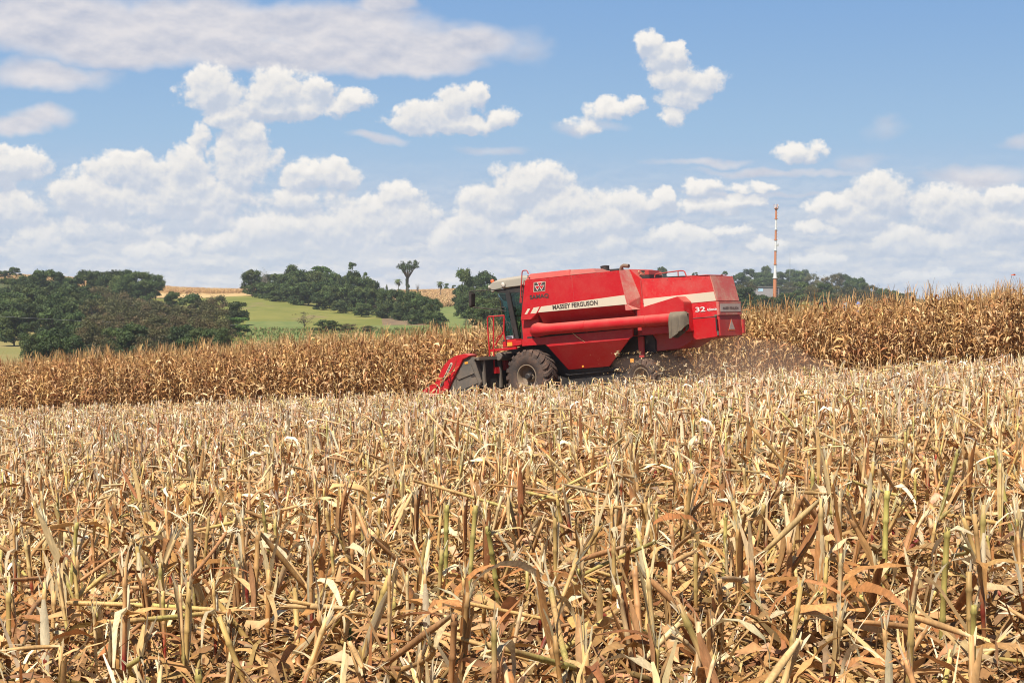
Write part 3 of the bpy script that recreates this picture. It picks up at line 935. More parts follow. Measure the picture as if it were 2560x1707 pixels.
# ------------------------------------------------------------------ harvester
TILT = R(5.2)
_u0 = Vector((math.cos(PSI), -math.sin(PSI), 0)); _v = Vector((math.sin(PSI), math.cos(PSI), 0)); _z = Vector((0, 0, 1))
AU = math.cos(TILT) * _u0 + math.sin(TILT) * _z      # rearwards, to the right
AW = -math.sin(TILT) * _u0 + math.cos(TILT) * _z     # up
AV = _v                                              # to the machine's far side
def ground_hit(x, y):
    lo, hi = 20.0, 70.0
    for _ in range(60):
        mid = (lo + hi) / 2; p = at(x, y, mid)
        if p.z > gz1(p.x, p.y) - 0.04: lo = mid
        else: hi = mid
    return at(x, y, lo)
ORG = ground_hit(1315, 1005)
MW = Matrix(((AU.x, AV.x, AW.x, ORG.x), (AU.y, AV.y, AW.y, ORG.y), (AU.z, AV.z, AW.z, ORG.z), (0, 0, 0, 1)))
CAMP = Vector((0, 0, CAM_Z))
def L(x, y, v):
    """photo pixel on the machine's upright plane at depth v -> local (u, w)"""
    r = ray(x, y)
    s = (v - (CAMP - ORG).dot(AV)) / r.dot(AV)
    p = CAMP + r * s - ORG
    return p.dot(AU), p.dot(AW)
VC = 1.375                     # centre plane
def L3(x, y, v):
    u, w_ = L(x, y, v); return Vector((u, v, w_))

def mat_paint(name, base, dust=0.25, dustcol=(0.36, 0.22, 0.15), rough=0.38, coat=0.12, top=0.5, spec=0.5, metal=0.0):
    m_, q, o = mat_new(name)
    tcn = q.n('ShaderNodeTexCoord'); P_ = tcn.outputs['Object']
    n1 = q.noise(P_, 1.6, 6, 0.65); n2 = q.noise(P_, 14.0, 5, 0.65)
    geo = q.n('ShaderNodeNewGeometry')
    sx = q.n('ShaderNodeSeparateXYZ'); q.l(geo.outputs['Normal'], sx.inputs[0])
    upf = q.smooth(sx.outputs[2], 0.2, 0.9, 0.0, top)
    f = q.math('ADD', q.math('MULTIPLY', q.smooth(n1, 0.35, 0.75), dust), q.math('MULTIPLY', q.smooth(n2, 0.45, 0.75), dust * 0.6))
    f = q.math('ADD', f, upf, clamp=True)
    c = q.mix(f, base, dustcol)
    rg = q.math('ADD', rough, q.math('MULTIPLY', f, 0.4), clamp=True)
    n0 = q.noise(P_, 2.2, 2, 0.5)
    b = principled(q, o, c, rg, spec, metal, bump=(q.math('ADD', q.math('MULTIPLY', n0, 4.0), n2), 0.10, 0.012))
    b.inputs['Coat Weight'].default_value = coat
    b.inputs['Coat Roughness'].default_value = 0.25
    return m_
M_RED = mat_paint('red_paint', (0.43, 0.005, 0.010), 0.12, (0.42, 0.20, 0.14), 0.42, 0.06, 0.35, 0.35)
M_REDD = mat_paint('dusty_red_paint', (0.46, 0.07, 0.06), 0.9, (0.46, 0.25, 0.18), 0.6, 0.0)
M_REDH = mat_paint('hood_red_paint', (0.50, 0.008, 0.014), 0.30, (0.42, 0.20, 0.15), 0.48, 0.04, 0.35, 0.3)
M_REDM = mat_paint('faded_red_paint', (0.42, 0.02, 0.02), 0.35, (0.30, 0.14, 0.10), 0.5, 0.05)
M_CREAM = mat_paint('cream_decal', (0.55, 0.47, 0.35), 0.25, (0.5, 0.38, 0.27), 0.45, 0.0, 0.0)
M_GREYD = mat_paint('dust_grey_decal', (0.46, 0.38, 0.32), 0.4, (0.36, 0.22, 0.17), 0.6, 0.0, 0.0)
M_INK = mat_paint('dark_lettering', (0.045, 0.035, 0.03), 0.15, (0.3, 0.2, 0.14), 0.5, 0.0, 0.0)
M_INKG = mat_paint('faded_lettering', (0.15, 0.10, 0.085), 0.2, (0.3, 0.2, 0.16), 0.6, 0.0, 0.0)
M_WHITE = mat_paint('white_decal', (0.64, 0.60, 0.55), 0.15, (0.5, 0.35, 0.28), 0.5, 0.0, 0.0)
M_BEIGE = mat_paint('cab_roof_plastic', (0.31, 0.285, 0.23), 0.2, (0.40, 0.31, 0.22), 0.5, 0.05, 0.3)
M_DARK = mat_paint('dark_steel', (0.02, 0.018, 0.017), 0.22, (0.12, 0.075, 0.05), 0.6, 0.0, 0.3)
M_GREY = mat_paint('grey_panel', (0.10, 0.088, 0.072), 0.4, (0.25, 0.17, 0.11), 0.55, 0.0, 0.35)
M_TYRE = mat_paint('tyre_rubber', (0.045, 0.038, 0.034), 0.45, (0.22, 0.12, 0.075), 0.85, 0.0, 0.15, 0.2)
M_RIM = mat_paint('wheel_rim', (0.17, 0.13, 0.085), 0.6, (0.22, 0.13, 0.08), 0.65, 0.0, 0.1)
M_CANVAS = mat_paint('canvas', (0.14, 0.115, 0.085), 0.3, (0.30, 0.22, 0.14), 0.9, 0.0, 0.1, 0.1)
M_ORANGE = mat_paint('orange_sticker', (0.75, 0.30, 0.03), 0.2, (0.5, 0.3, 0.15), 0.5, 0.0, 0.0)
M_LAMP = mat_paint('lamp_glass', (0.75, 0.68, 0.58), 0.1, (0.5, 0.4, 0.3), 0.15, 0.6, 0.0)
M_BEACON = mat_paint('orange_beacon', (0.65, 0.10, 0.02), 0.1, (0.5, 0.2, 0.1), 0.3, 0.4, 0.0)
M_LBLUE = mat_paint('pale_grey_box', (0.48, 0.50, 0.52), 0.15, (0.4, 0.33, 0.27), 0.5, 0.0, 0.1)
def mat_glass():
    m_, q, o = mat_new('tinted_glass')
    t = q.n('ShaderNodeBsdfTransparent'); t.inputs[0].default_value = (0.50, 0.64, 0.56, 1)
    g = q.n('ShaderNodeBsdfGlossy'); g.inputs['Roughness'].default_value = 0.03
    f = q.n('ShaderNodeFresnel'); f.inputs[0].default_value = 1.5
    mx = q.n('ShaderNodeMixShader'); q.l(f.outputs[0], mx.inputs[0]); q.l(t.outputs[0], mx.inputs[1]); q.l(g.outputs[0], mx.inputs[2])
    q.l(mx.outputs[0], o.inputs[0]); return m_
M_GLASS = mat_glass()

class MB:
    """mesh builder in the machine's local frame"""
    def __init__(self): self.bm = bmesh.new()
    def quadgrid(self, rings, closed=True, caps=True):
        vs = [[self.bm.verts.new(p) for p in r] for r in rings]
        n = len(vs[0])
        for a, b in zip(vs[:-1], vs[1:]):
            for k in range(n if closed else n - 1):
                self.bm.faces.new((a[k], a[(k + 1) % n], b[(k + 1) % n], b[k]))
        if caps and closed:
            self.bm.faces.new(vs[0][::-1]); self.bm.faces.new(vs[-1])
        return self
    def prism(self, poly_uw, v0, v1):
        return self.quadgrid([[Vector((u, v0, w_)) for u, w_ in poly_uw], [Vector((u, v1, w_)) for u, w_ in poly_uw]])
    def pprism(self, px, v0, v1, vref=None):
        return self.prism([L(x, y, v0 if vref is None else vref) for x, y in px], v0, v1)
    def box(self, lo, hi):
        (a, b, c), (d, e, f) = lo, hi
        return self.prism([(a, c), (d, c), (d, f), (a, f)], b, e)
    def loft(self, A, B):
        return self.quadgrid([A, B])
    def tube(self, pts, r, n=10, caps=True):
        pts = [Vector([float(c) for c in p]) for p in pts]
        rad = [float(q_) for q_ in (r if isinstance(r, (list, tuple)) else [r] * len(pts))]
        rings = []; a = None
        for i, p in enumerate(pts):
            t = (pts[min(i + 1, len(pts) - 1)] - pts[max(i - 1, 0)]).normalized()
            if a is None:
                a = t.orthogonal().normalized()
            a = (a - t * a.dot(t)).normalized(); b = t.cross(a)
            rings.append([p + rad[i] * (math.cos(2 * math.pi * k / n) * a + math.sin(2 * math.pi * k / n) * b) for k in range(n)])
        return self.quadgrid(rings, True, caps)
    def lathe(self, prof, centre, axis, n=40, caps=False):
        axis = Vector(axis).normalized(); a = axis.orthogonal().normalized(); b = axis.cross(a); c = Vector([float(q_) for q_ in centre])
        prof = [(float(r_), float(h_)) for r_, h_ in prof]
        rings = [[c + axis * h + r * (math.cos(2 * math.pi * k / n) * a + math.sin(2 * math.pi * k / n) * b) for k in range(n)] for r, h in prof]
        return self.quadgrid(rings, True, caps)
    def out(self, name, mat, parent, bevel=0.0, smooth=False, label=None):
        bmesh.ops.recalc_face_normals(self.bm, faces=self.bm.faces)
        if bevel:
            ed = [e for e in self.bm.edges if len(e.link_faces) == 2 and e.calc_face_angle(0) > 0.35]
            bmesh.ops.bevel(self.bm, geom=ed, offset=bevel, segments=2, affect='EDGES', clamp_overlap=True)
        if smooth:
            for f in self.bm.faces: f.smooth = True
            for e in self.bm.edges:
                if len(e.link_faces) == 2 and e.calc_face_angle(0) > 0.7: e.smooth = False
        me = bpy.data.meshes.new(name); self.bm.to_mesh(me); self.bm.free()
        o = obj(name, me, mat, parent)
        if label: o['label'] = label
        return o

def lettering(txt, mat, parent, X, Y, origin, height, length, name='lettering', shear=0.0, bold=0.0, thick=0.004):
    """raised letters: X along the words, Y up; fitted to height and length"""
    cu = bpy.data.curves.new(name, 'FONT'); cu.body = txt; cu.size = 1.0; cu.extrude = 0.02; cu.offset = bold; cu.shear = shear
    tmp = bpy.data.objects.new(name, cu); COL.objects.link(tmp)
    dg = bpy.context.evaluated_depsgraph_get()
    me = bpy.data.meshes.new_from_object(tmp.evaluated_get(dg))
    bpy.data.objects.remove(tmp); bpy.data.curves.remove(cu)
    co = np.zeros(len(me.vertices) * 3, dtype=np.float32); me.vertices.foreach_get('co', co); co = co.reshape(-1, 3)
    lo, hi = co.min(0), co.max(0)
    X = Vector(X).normalized(); Y = Vector(Y); Y = (Y - X * Y.dot(X)).normalized(); Z = X.cross(Y)
    nc = (co - lo) / (hi - lo)
    res = [Vector(origin) + X * float(a) * length + Y * float(b) * height + Z * (float(c) * thick + 0.001) for a, b, c in nc]
    me.vertices.foreach_set('co', np.array(res, dtype=np.float32).ravel()); me.update()
    me.materials.clear()
    return obj(name, me, mat, parent)

comb = empty('combine_harvester'); comb.matrix_world = MW
tag(comb, 'red combine harvester with grey cab roof cutting maize and tilted nose-down on the slope', 'combine harvester')
VN, VF = 0.30, 2 * VC - 0.30       # tank sides
VH, VHF = 0.80, 2 * VC - 0.80      # rear hood sides

# grain tank ----------------------------------------------------------------
Apx, Bpx, Cpx, Dpx, Epx, Fpx = (1312,701), (1547,676), (1567.5,761), (1345,781.6), (1327.5,799), (1301.5,801)
tank = MB().pprism([Apx, Bpx, Cpx, Dpx, Epx, Fpx], VN, VF).out('grain_tank', M_RED, comb, 0.012)
uD, wD = L(*Dpx, VN); uC, wC = L(*Cpx, VN)
wl = L(1450, 842, 0.95)[1]
hop = MB()
a = [Vector((uD, VN + .003, wD - .002)), Vector((uC - .01, VN + .003, wC - .002)), Vector((uC - .01, VF - .003, wC - .002)), Vector((uD, VF - .003, wD - .002))]
b = [Vector((uD - .05, VN + .62, wl)), Vector((uC + .18, VN + .62, wl)), Vector((uC + .18, VF - .62, wl)), Vector((uD - .05, VF - .62, wl))]
hop.loft(a, b).out('hopper_bottom', M_RED, comb)
# rear slope of the tank down to the hood
p0, p1, p2 = L3(1547,676,VN), L3(1567.5,761,VN), L3(1583,774,VN)
q0, q1, q2 = L3(1573,673,VH), L3(1601,742,VH), L3(1601,773,VH)
sl = MB()
A_ = [p0 + Vector((-.02, .004, -.004)), p1 + Vector((-.02, .004, 0)), p2 + Vector((-.1, .004, .01)), L3(1530,760,VN), L3(1520,690,VN)]
def up(pt, v): return Vector((pt.x, v, pt.z))
slope_near = [p0 + Vector((.003, .006, 0)), p1 + Vector((.003, .006, 0)), p2, p2 + Vector((-.25, 0, -.0))]
slope_far = [q0, q1, q2, q2 + Vector((-.25, 0, 0))]
sl.quadgrid([slope_near, slope_far, [Vector((p.x, 2 * VC - p.y, p.z)) for p in slope_far], [Vector((p.x, 2 * VC - p.y, p.z)) for p in slope_near]])
sl.out('tank_rear_slope', M_REDD, comb, label='dust-covered sloping rear face of the grain tank')
# tank extension (two lengths, the second one dusty)
def frustum(pb, pt, vb, vt, name, m, lab=None):
    B_ = [L(x, y, vb) for x, y in pb]; T_ = [L(x, y, vt) for x, y in pt]
    lo = [Vector((B_[0][0], vb, B_[0][1])), Vector((B_[1][0], vb, B_[1][1])), Vector((B_[1][0], 2 * VC - vb, B_[1][1])), Vector((B_[0][0], 2 * VC - vb, B_[0][1]))]
    hi = [Vector((T_[0][0], vt, T_[0][1])), Vector((T_[1][0], vt, T_[1][1])), Vector((T_[1][0], 2 * VC - vt, T_[1][1])), Vector((T_[0][0], 2 * VC - vt, T_[0][1]))]
    return MB().loft(lo, hi).out(name, m, comb, 0.008, label=lab)
frustum([(1314,700.3),(1424,688.4)], [(1324.5,685),(1423.3,674.2)], VN + .03, VN + .22, 'tank_extension', M_RED)
frustum([(1425,688.2),(1490,681.6)], [(1424.3,674.4),(1483,671.5)], VN + .04, VN + .30, 'tank_extension', M_REDM, 'dusty rear length of the tank extension')
# stripe on the tank side
def decal(px, v, name, m, parent=comb, t=0.004):
    return MB().pprism(px, v - t, v + .002, vref=v).out(name, m, parent)
decal([(1353,766.3),(1561,737.5),(1567,760.6),(1345,781.2)], VN, 'stripe', M_CREAM, tank)
decal([(1334.2,769),(1349,766.8),(1340.5,783),(1326,784)], VN, 'stripe', M_CREAM, tank)
decal([(1319.5,771.8),(1325.8,771.2),(1318,785),(1311.5,786)], VN, 'stripe', M_CREAM, tank)
def words(txt, p0_, p1_, hpx, v, m, parent, bold=0.02, shear=0.0):
    a_, b_ = L3(*p0_, v - .005), L3(*p1_, v - .005)
    top = L3(p0_[0], p0_[1] - hpx, v - .005)
    return lettering(txt, m, parent, b_ - a_, Vector((0, 0, 1)), a_, (top - a_).length * .98, (b_ - a_).length, bold=bold, shear=shear)
words('MASSEY FERGUSON', (1382,774), (1494.5,761.5), 11.5, VN - .002, M_INK, tank, .022)
words('SAMAQ', (1325,750), (1372,745), 12.2, VN, M_INK, tank, .028)
# emblem: dark square with three red triangles edged white
lg = decal([(1334.5,706),(1364,703.3),(1362.8,727.3),(1334,730.2)], VN, 'emblem', M_CREAM, tank, .004)
decal([(1335.8,707),(1362.8,704.5),(1361.8,726.2),(1335.2,728.9)], VN - .004, 'emblem_field', M_INK, tank, .003)
def tri(cx, cy, w_, h_, v, m, nm):
    decal([(cx - w_ / 2, cy - h_ / 2 + .045 * w_), (cx + w_ / 2, cy - h_ / 2 - .045 * w_), (cx, cy + h_ / 2)], v, nm, m, tank, .003)
for cx, cy in ((1349.3,711.8), (1343.6,720.6), (1353.8,719.6)):
    tri(cx, cy, 14.6, 12.6, VN - .007, M_WHITE, 'emblem_triangle')
    tri(cx, cy - .9, 11.4, 8.8, VN - .010, M_RED, 'emblem_triangle')

for x0, y0, x1, y1 in ((1428.5, 688.8, 1436, 755),):
    MB().tube([L3(x0, y0, VN - .001), L3(x1, y1, VN - .001)], .006, 6).out('panel_seam', M_REDM, tank)
for k in range(22):
    x = 1322 + k * 10.4; y = 703 - (x - 1312) * .1062
    MB().lathe([(.014, 0), (.012, -.01), (.001, -.012)], L3(x, y + 2.2, VN), (0, 1, 0), 6).out('bolt', M_REDM, tank)
# engine hood between tank and rear hood --------------------------------------
MB().pprism([(1556,679),(1574,672.8),(1602,697),(1605,775),(1560,790)], VH + .004, VHF - .004).out('engine_hood', M_RED, comb, .008)
# rear hood ------------------------------------------------------------------
hood = MB().pprism([(1602,697),(1774,690),(1791,752),(1796,793),(1794,800),(1604,838)], VH, VHF).out('rear_hood', M_REDH, comb, .012)
# dusty hind part of the hood, a jacket round the sloping end
ur0 = L(1774,690,VH)
jk = MB().pprism([(1774,689.6),(1776.5,689.4),(1793.6,751.7),(1791,752)], VH - .006, VHF + .006)
jk.out('hood_rear_cover', M_REDD, comb, .004, label='dust-covered sloping rear cover of the hood')
decal([(1608.4,747.6),(1784.4,729.2),(1790.4,751.4),(1610,768)], VH, 'stripe', M_CREAM, hood)
MB().pprism([(1604,838),(1794,800),(1793,842),(1731,851),(1700,870),(1606,882)], VH + .06, VHF - .06).out('straw_chute', M_REDM, comb, label='shaded dull red lower body below the hood')
MB().pprism([(1726,798.3),(1790.7,792.8),(1792.7,841.4),(1731,850.8)], VH - .03, VH + .055).out('side_flap', M_RED, comb, .006)
words('32', (1739,780.3), (1763.5,778.5), 12.5, VH, M_WHITE, hood, .02)
words('Advanced', (1767,777.8), (1795,774.8), 7.5, VH, M_WHITE, hood, .02, .25)
for k in range(9):
    x = 1612 + k * 19
    MB().lathe([(.014, 0), (.012, -.01), (.001, -.012)], L3(x, 700.5 - (x - 1612) * .04, VH), (0, 1, 0), 6).out('bolt', M_REDM, hood)
MB().tube([L3(1722, 758.5, VH - .001), L3(1794, 751.5, VH - .001)], .006, 6).out('panel_seam', M_REDM, hood)
MB().tube([L3(1724.5, 797, VH - .001), L3(1791, 791.5, VH - .001)], .014, 6).out('panel_seam', M_DARK, hood)  # dark strip painted in for the shadow of the gap above the flap
# rear end: badge band and door
uR = L(1795,790,VH)[0]
def wR(y): return L(1797, y, VH)[1]
MB().box((uR - .02, VH - .015, wR(788)), (uR + .06, VHF + .015, wR(753))).out('badge_band', M_REDD, comb, .008, label='dusty band with a grey name plate across the rear')
pl = MB().box((uR + .061, VH + .05, wR(779.5)), (uR + .066, VHF - .03, wR(759.5))).out('name_plate', M_GREYD, comb)
lettering('MASSEY FERGUSON', M_INKG, pl, (0, 1, 0), (0, 0, 1), (uR + .066, VH + .17, wR(773)), wR(767) - wR(773.2), VHF - VH - .33, bold=.03)
door = MB().box((uR - .01, VH + .0, wR(840)), (uR + .035, VHF + .0, wR(789.5))).out('rear_door', M_REDM, comb, .008, label='dull red rear door carrying a grey triangle')
vT = VC + .04
def tri_r(h0, h1, hw, off, m, nm):
    MB().prism([(0, 0)] * 0 or [(uR + .036 + off, wR(h0)), (uR + .039 + off, wR(h0))], 0, 0) if False else None
    bmb = MB(); x0, x1 = uR + .035 + off, uR + .038 + off
    f = [Vector((x0, vT - hw, wR(h0))), Vector((x0, vT + hw, wR(h0))), Vector((x0, vT, wR(h1)))]
    g = [Vector((x1, p.y, p.z)) for p in f]
    bmb.loft(f, g).out(nm, m, door)
tri_r(827.5, 796, .19, 0, M_BEACON, 'warning_triangle')
tri_r(824, 800, .155, .004, M_GREYD, 'warning_triangle')
MB().box((uR - .05, VH - .035, wR(838)), (uR + .0, VH - .012, wR(827))).out('door_latch', M_GREY, comb, .004)
MB().tube([(uR - .05, VH - .03, wR(790)), (uR - .05, VH - .03, wR(826))], .018, 8).out('door_hinge', M_DARK, comb)
MB().tube([(uR - .06, VH - .035, wR(788.5)), (uR - .06, VH + .03, wR(788.5))], .035, 12).out('hinge_boss', M_CANVAS, comb)
MB().box((uR + .1, VHF - .12, wR(836)), (uR + .16, VHF - .02, wR(800))).out('spreader_bracket', M_REDM, comb, .01)

# side housing ---------------------------------------------------------------
VB = .38
MB().pprism([(1600,772),(1612,766),(1693.5,741),(1708,754.4),(1716,828),(1640,834.7),(1604.5,838)], VB, VH + .003).out('side_housing', M_RED, comb, .012)
MB().pprism([(1584,776),(1603,774),(1606,838),(1583,841)], VB + .2, VH + .2).out('recess_panel', M_REDM, comb)

# lower side panel: upright band and inward-sloping skirt -----------------------
VP = .33
band = MB()
bp = [(1304,848.3),(1316,846.8),(1581.7,821.2),(1581.9,839.6),(1572,848.3),(1369.6,866.5),(1362.4,861),(1305,865.4)]
band.pprism(bp, VP, VP + .05).out('side_panel', M_RED, comb, .006)
sk_t = [L(1369.8,866.9,VP), L(1572,848.7,VP), L(1581.9,839.9,VP)]
sk = MB()
vb_ = VP + .40
bl, br = L(1421,924,vb_), L(1523,915.5,vb_)
n_ = [Vector((sk_t[0][0], VP + .002, sk_t[0][1])), Vector((sk_t[1][0], VP + .002, sk_t[1][1])), Vector((br[0], vb_, br[1])), Vector((bl[0], vb_, bl[1]))]
sk.loft(n_, [p + Vector((0, .04, .0)) for p in n_]).out('side_skirt', M_RED, comb, .005)
MB().pprism([(1418,925),(1523,915.8),(1520,921),(1425,930)], vb_ + .05, VP + 1.5, vref=vb_).out('belly_plate', M_DARK, comb)
MB().pprism([(1457.2,909.6),(1461.2,909.2),(1461.7,917.2),(1457.7,917.6)], vb_ - .05, vb_ - .02, vref=vb_).out('warning_sticker', M_ORANGE, comb)
# chassis
MB().pprism([(1296,830),(1330,835),(1600,800),(1640,850),(1640,880),(1560,925),(1420,940),(1345,900),(1300,880)], VH + .02, VHF - .02).out('chassis_shade', M_DARK, comb, .02)  # interior fill; the shade inside the machine is put into its dark colour
MB().pprism([(1318,842),(1585,815),(1585,838),(1318,862)], VP + .06, VH + .1).out('frame_rail', M_DARK, comb)
MB().pprism([(1303.5,801.5),(1346,786),(1346,845),(1308,850)], VN + .16, VN + .7, vref=VN + .16).out('front_sheet', M_RED, comb, .006)
MB().pprism([(1340,880),(1600,872),(1640,885),(1640,935),(1590,985),(1420,1000),(1345,1000)], VH + .1, VHF - .1).out('underbody_shade', M_DARK, comb, .03)  # added dark block, stands in for the deep shade between the wheels
# rear axle
ax = L(1605, 940, .4)
MB().box((ax[0] - .12, .75, ax[1] + .0), (ax[0] + .12, 2 * VC - .75, ax[1] + .22)).out('rear_axle', M_DARK, comb, .02)
MB().pprism([(1594,842),(1608,841),(1610,893),(1598,894)], VB + .28, VB + .34).out('support_post', M_REDM, comb, .005)
MB().pprism([(1575.5,896.5),(1584,896),(1584,906),(1576,906.5)], VB + .25, VB + .27).out('reflector', M_ORANGE, comb)

# unloading auger --------------------------------------------------------------
r_a = .158; va = .235
e0 = L3(1337, 825, va); e1 = L3(1366, 823.3, va); e2 = L3(1690, 796.5, va)
aug = MB()
pts_ = [Vector((e0.x - .02, va + .55, e0.z - .02)), Vector((e0.x - .02, va + .3, e0.z - .02)), Vector((e0.x + .0, va + .1, e0.z - .01)), Vector((e0.x + .13, va + .015, e0.z)), Vector((e1.x - .04, va, e1.z)), e1 + (e2 - e1) * .02, e1 + (e2 - e1) * .5, e2]
aug.tube(pts_, [.21, .21, .21, .205, .17, r_a, r_a, r_a], 24)
ag = aug.out('unloading_auger', M_RED, comb, smooth=True)
col_ = MB()
col_.lathe([(.235, 0), (.235, .04), (.205, .04)], (e0.x - .02, va + .12, e0.z - .02), (0, 1, 0), 28)
col_.out('elbow_collar', M_DARK, comb)
for t in (.32, .78):
    p = e1 + (e2 - e1) * t; d = (e2 - e1).normalized()
    MB().lathe([(r_a, -.012), (r_a + .008, -.012), (r_a + .008, .012), (r_a, .012)], p, d, 24).out('auger_band', M_RED, ag)
# canvas spout hanging from the auger's end
def canvas():
    n = 22; rows = 12; rings = []
    S_ = np.linspace(0, 1, n)
    xt = np.interp(S_, [0, .12, .9, 1], [1662.5, 1668, 1704, 1710.5]); xb = np.interp(S_, [0, .15, .35, 1], [1669, 1672, 1681, 1709.5])
    yt = np.interp(S_, [0, .14, .9, 1], [788, 780.5, 777.8, 784]); yb = np.interp(S_, [0, .1, .25, .33, .6, .85, 1], [842, 846, 845.5, 844, 833, 825, 811])
    for k in range(rows + 1):
        t = k / rows; near = []; far_ = []
        for i in range(n):
            x = xt[i] + (xb[i] - xt[i]) * t ** .8; y = yt[i] + (yb[i] - yt[i]) * t
            e = min(i, n - 1 - i) / (n / 2)
            rnd = (1 - (1 - min(1, e * 3)) ** 2) * .14
            top = .12 * max(0, 1 - t * 4) ** 2
            fo = .035 * t * math.sin(S_[i] * 17 + 1.2) + .018 * math.sin(S_[i] * 33 + t * 3) * t
            u_, w_ = L(x, y, va - r_a - .02)
            near.append(Vector((u_, va - rnd - .03 + top - fo, w_))); far_.append(Vector((u_ + .03, va + rnd * .9 + .01 - top - fo * .5, w_ + .0)))
        rings.append(near + far_[::-1])
    m_ = MB(); m_.quadgrid(rings, True, False)
    m_.bm.faces.new([m_.bm.verts[i] for i in []]) if False else None
    return m_.out('canvas_spout', M_CANVAS, comb, smooth=True)
canvas()

# cab --------------------------------------------------------------------------
VCN, VCF = .62, 2 * VC - .62
roof = MB()
side = [(1222,714),(1230,706.5),(1263,701),(1304,694.8),(1320,694),(1312,713.5),(1303,714.5),(1255,720.3),(1233,725.5),(1224,722)]
su = [L(x, y, VCN) for x, y in side]
topc = [L(x, y, VCN + .28) for x, y in [(1226,710),(1234,704),(1250,697.3),(1303,689),(1319,688.5),(1316,700),(1303,712),(1255,718),(1235,722),(1227,718)]]
r0 = [Vector((u, VCN, w_)) for u, w_ in su]
r1 = [Vector((u, VCN + .28, w_)) for u, w_ in topc]
roof.quadgrid([r0, r1, [Vector((p.x, 2 * VC - p.y, p.z)) for p in r1], [Vector((p.x, 2 * VC - p.y, p.z)) for p in r0]])
rf = roof.out('cab_roof', M_BEIGE, comb, .014)
def lamp(x, y, v, rpx, axis, par=rf):
    c = L3(x, y, v); r = rpx / 86
    a_ = Vector(axis).normalized()
    l_ = MB().lathe([(.001, -.09), (r * .7, -.08), (r * 1.05, -.02), (r * 1.1, .0), (r * .95, .004)], c, a_, 20).out('work_lamp', M_BEIGE, par)
    MB().lathe([(r * .95, .003), (r * .6, .012), (.001, .016)], c, a_, 20).out('lens', M_LAMP, l_)
lamp(1257.4, 711.5, VCN - .03, 6.2, (-.15, -1, -.15))
lamp(1222.5, 719, VCN + .02, 5.2, (-1, -.45, -.2))
lamp(1230, 728, VCN + .02, 4.6, (-1, -.45, -.35))
bc = L3(1231, 702.5, VCN + .25)
MB().lathe([(.055, -.05), (.06, .0), (.05, .035), (.02, .05), (.001, .052)], bc, (-.1, 0, 1), 16).out('beacon', M_BEACON, rf)
MB().pprism([(1234,726),(1303,715),(1312,714),(1309,730),(1262,733),(1245,731)], VCN + .05, VCF - .05).out('roof_lining', M_DARK, comb)
# pillars
for v in (VCN + .03, VCF - .11):
    MB().prism([L(x, y, VCN + .03) for x, y in [(1262.5,730),(1273,729),(1281,770),(1297,850),(1287,852),(1271,775)]], v, v + .08).out('cab_pillar', M_DARK, comb, .008)
    MB().prism([L(x, y, VCN + .03) for x, y in [(1304,728),(1311,727),(1309,848),(1303,848)]], v, v + .08).out('cab_pillar', M_DARK, comb, .008)
# glazing: door panes both sides, curved windscreen
for v in (VCN + .06, VCF - .07):
    MB().prism([L(x, y, VCN + .06) for x, y in [(1248,733),(1306,729),(1304,848),(1264,850),(1258,790)]], v, v + .006).out('side_window', M_GLASS, comb)
ws = MB(); rows_ = []
for k in range(9):
    th = math.pi * k / 8
    vv = VC - math.cos(th) * (VC - VCN - .07); bul = .28 * math.sin(th)
    rows_.append([Vector((L(x, y, VCN + .06)[0] - bul, vv, L(x, y, VCN + .06)[1])) for x, y in [(1248,733),(1254,760),(1258,790),(1264,850)]])
ws.quadgrid(rows_, False, False).out('windscreen', M_GLASS, comb, smooth=True)
MB().prism([L(x, y, VCN + .06) for x, y in [(1258,850),(1311,845),(1311,858),(1258,864)]], VCN + .02, VCF - .02).out('cab_floor', M_DARK, comb, .01)
MB().prism([L(x, y, VCN + .1) for x, y in [(1308,730),(1312,730),(1312,848),(1307,848)]], VCN + .1, VCF - .1).out('cab_rear_wall', M_DARK, comb)
st = MB().prism([L(x, y, VC) for x, y in [(1318,800),(1345,800),(1345,830),(1318,832)]], VC - .24, VC + .24).out('operator_seat', M_DARK, comb, .03)
MB().prism([L(x, y, VC) for x, y in [(1338,752),(1346,752),(1346,802),(1336,802)]], VC - .22, VC + .22).out('seat_backrest', M_DARK, comb, .03)
c_ = L3(1305, 795, VC)
MB().tube([c_ + Vector((.25 * math.cos(a) * .3, .19 * math.sin(a), .19 * math.cos(a) * .4)) for a in np.linspace(0, 2 * math.pi, 22)], .014, 6, False).out('steering_wheel', M_DARK, comb)
MB().tube([c_, L3(1296, 835, VC)], .03, 8).out('steering_column', M_DARK, comb)
MB().pprism([(1264,841),(1282,838),(1282,846),(1266,848)], VCN + .0, VCN + .16).out('step_box', M_LBLUE, comb, .006)

# mirror on wire arms
vm = .45
def wire(pts, v, r, name, m, n=8, parent=comb):
    return MB().tube([L3(x, y, v) for x, y in pts], r, n).out(name, m, parent, smooth=True)
mir = MB().pprism([(1171.5,732),(1176.5,731),(1178,734),(1177.5,763),(1175.5,767),(1171,765.5)], vm - .1, vm + .1).out('mirror', M_DARK, comb, .012)
MB().prism([L(x, y, vm) for x, y in [(1177.9,735),(1178.5,735),(1178,763),(1177.4,763)]], vm - .085, vm + .085).out('mirror_glass', M_LAMP, mir)
wire([(1174,732),(1172,730.5),(1176,729),(1210,726),(1252,724)], vm, .016, 'mirror_arm', M_DARK)
wire([(1175,765),(1178,767.6),(1200,770),(1241.6,774),(1258,776.5),(1266,778)], vm, .016, 'mirror_arm', M_DARK)
wire([(1242,774.5),(1243,771),(1246,769.5),(1258,768),(1263,769),(1265.5,775)], vm, .012, 'mirror_bracket', M_DARK)
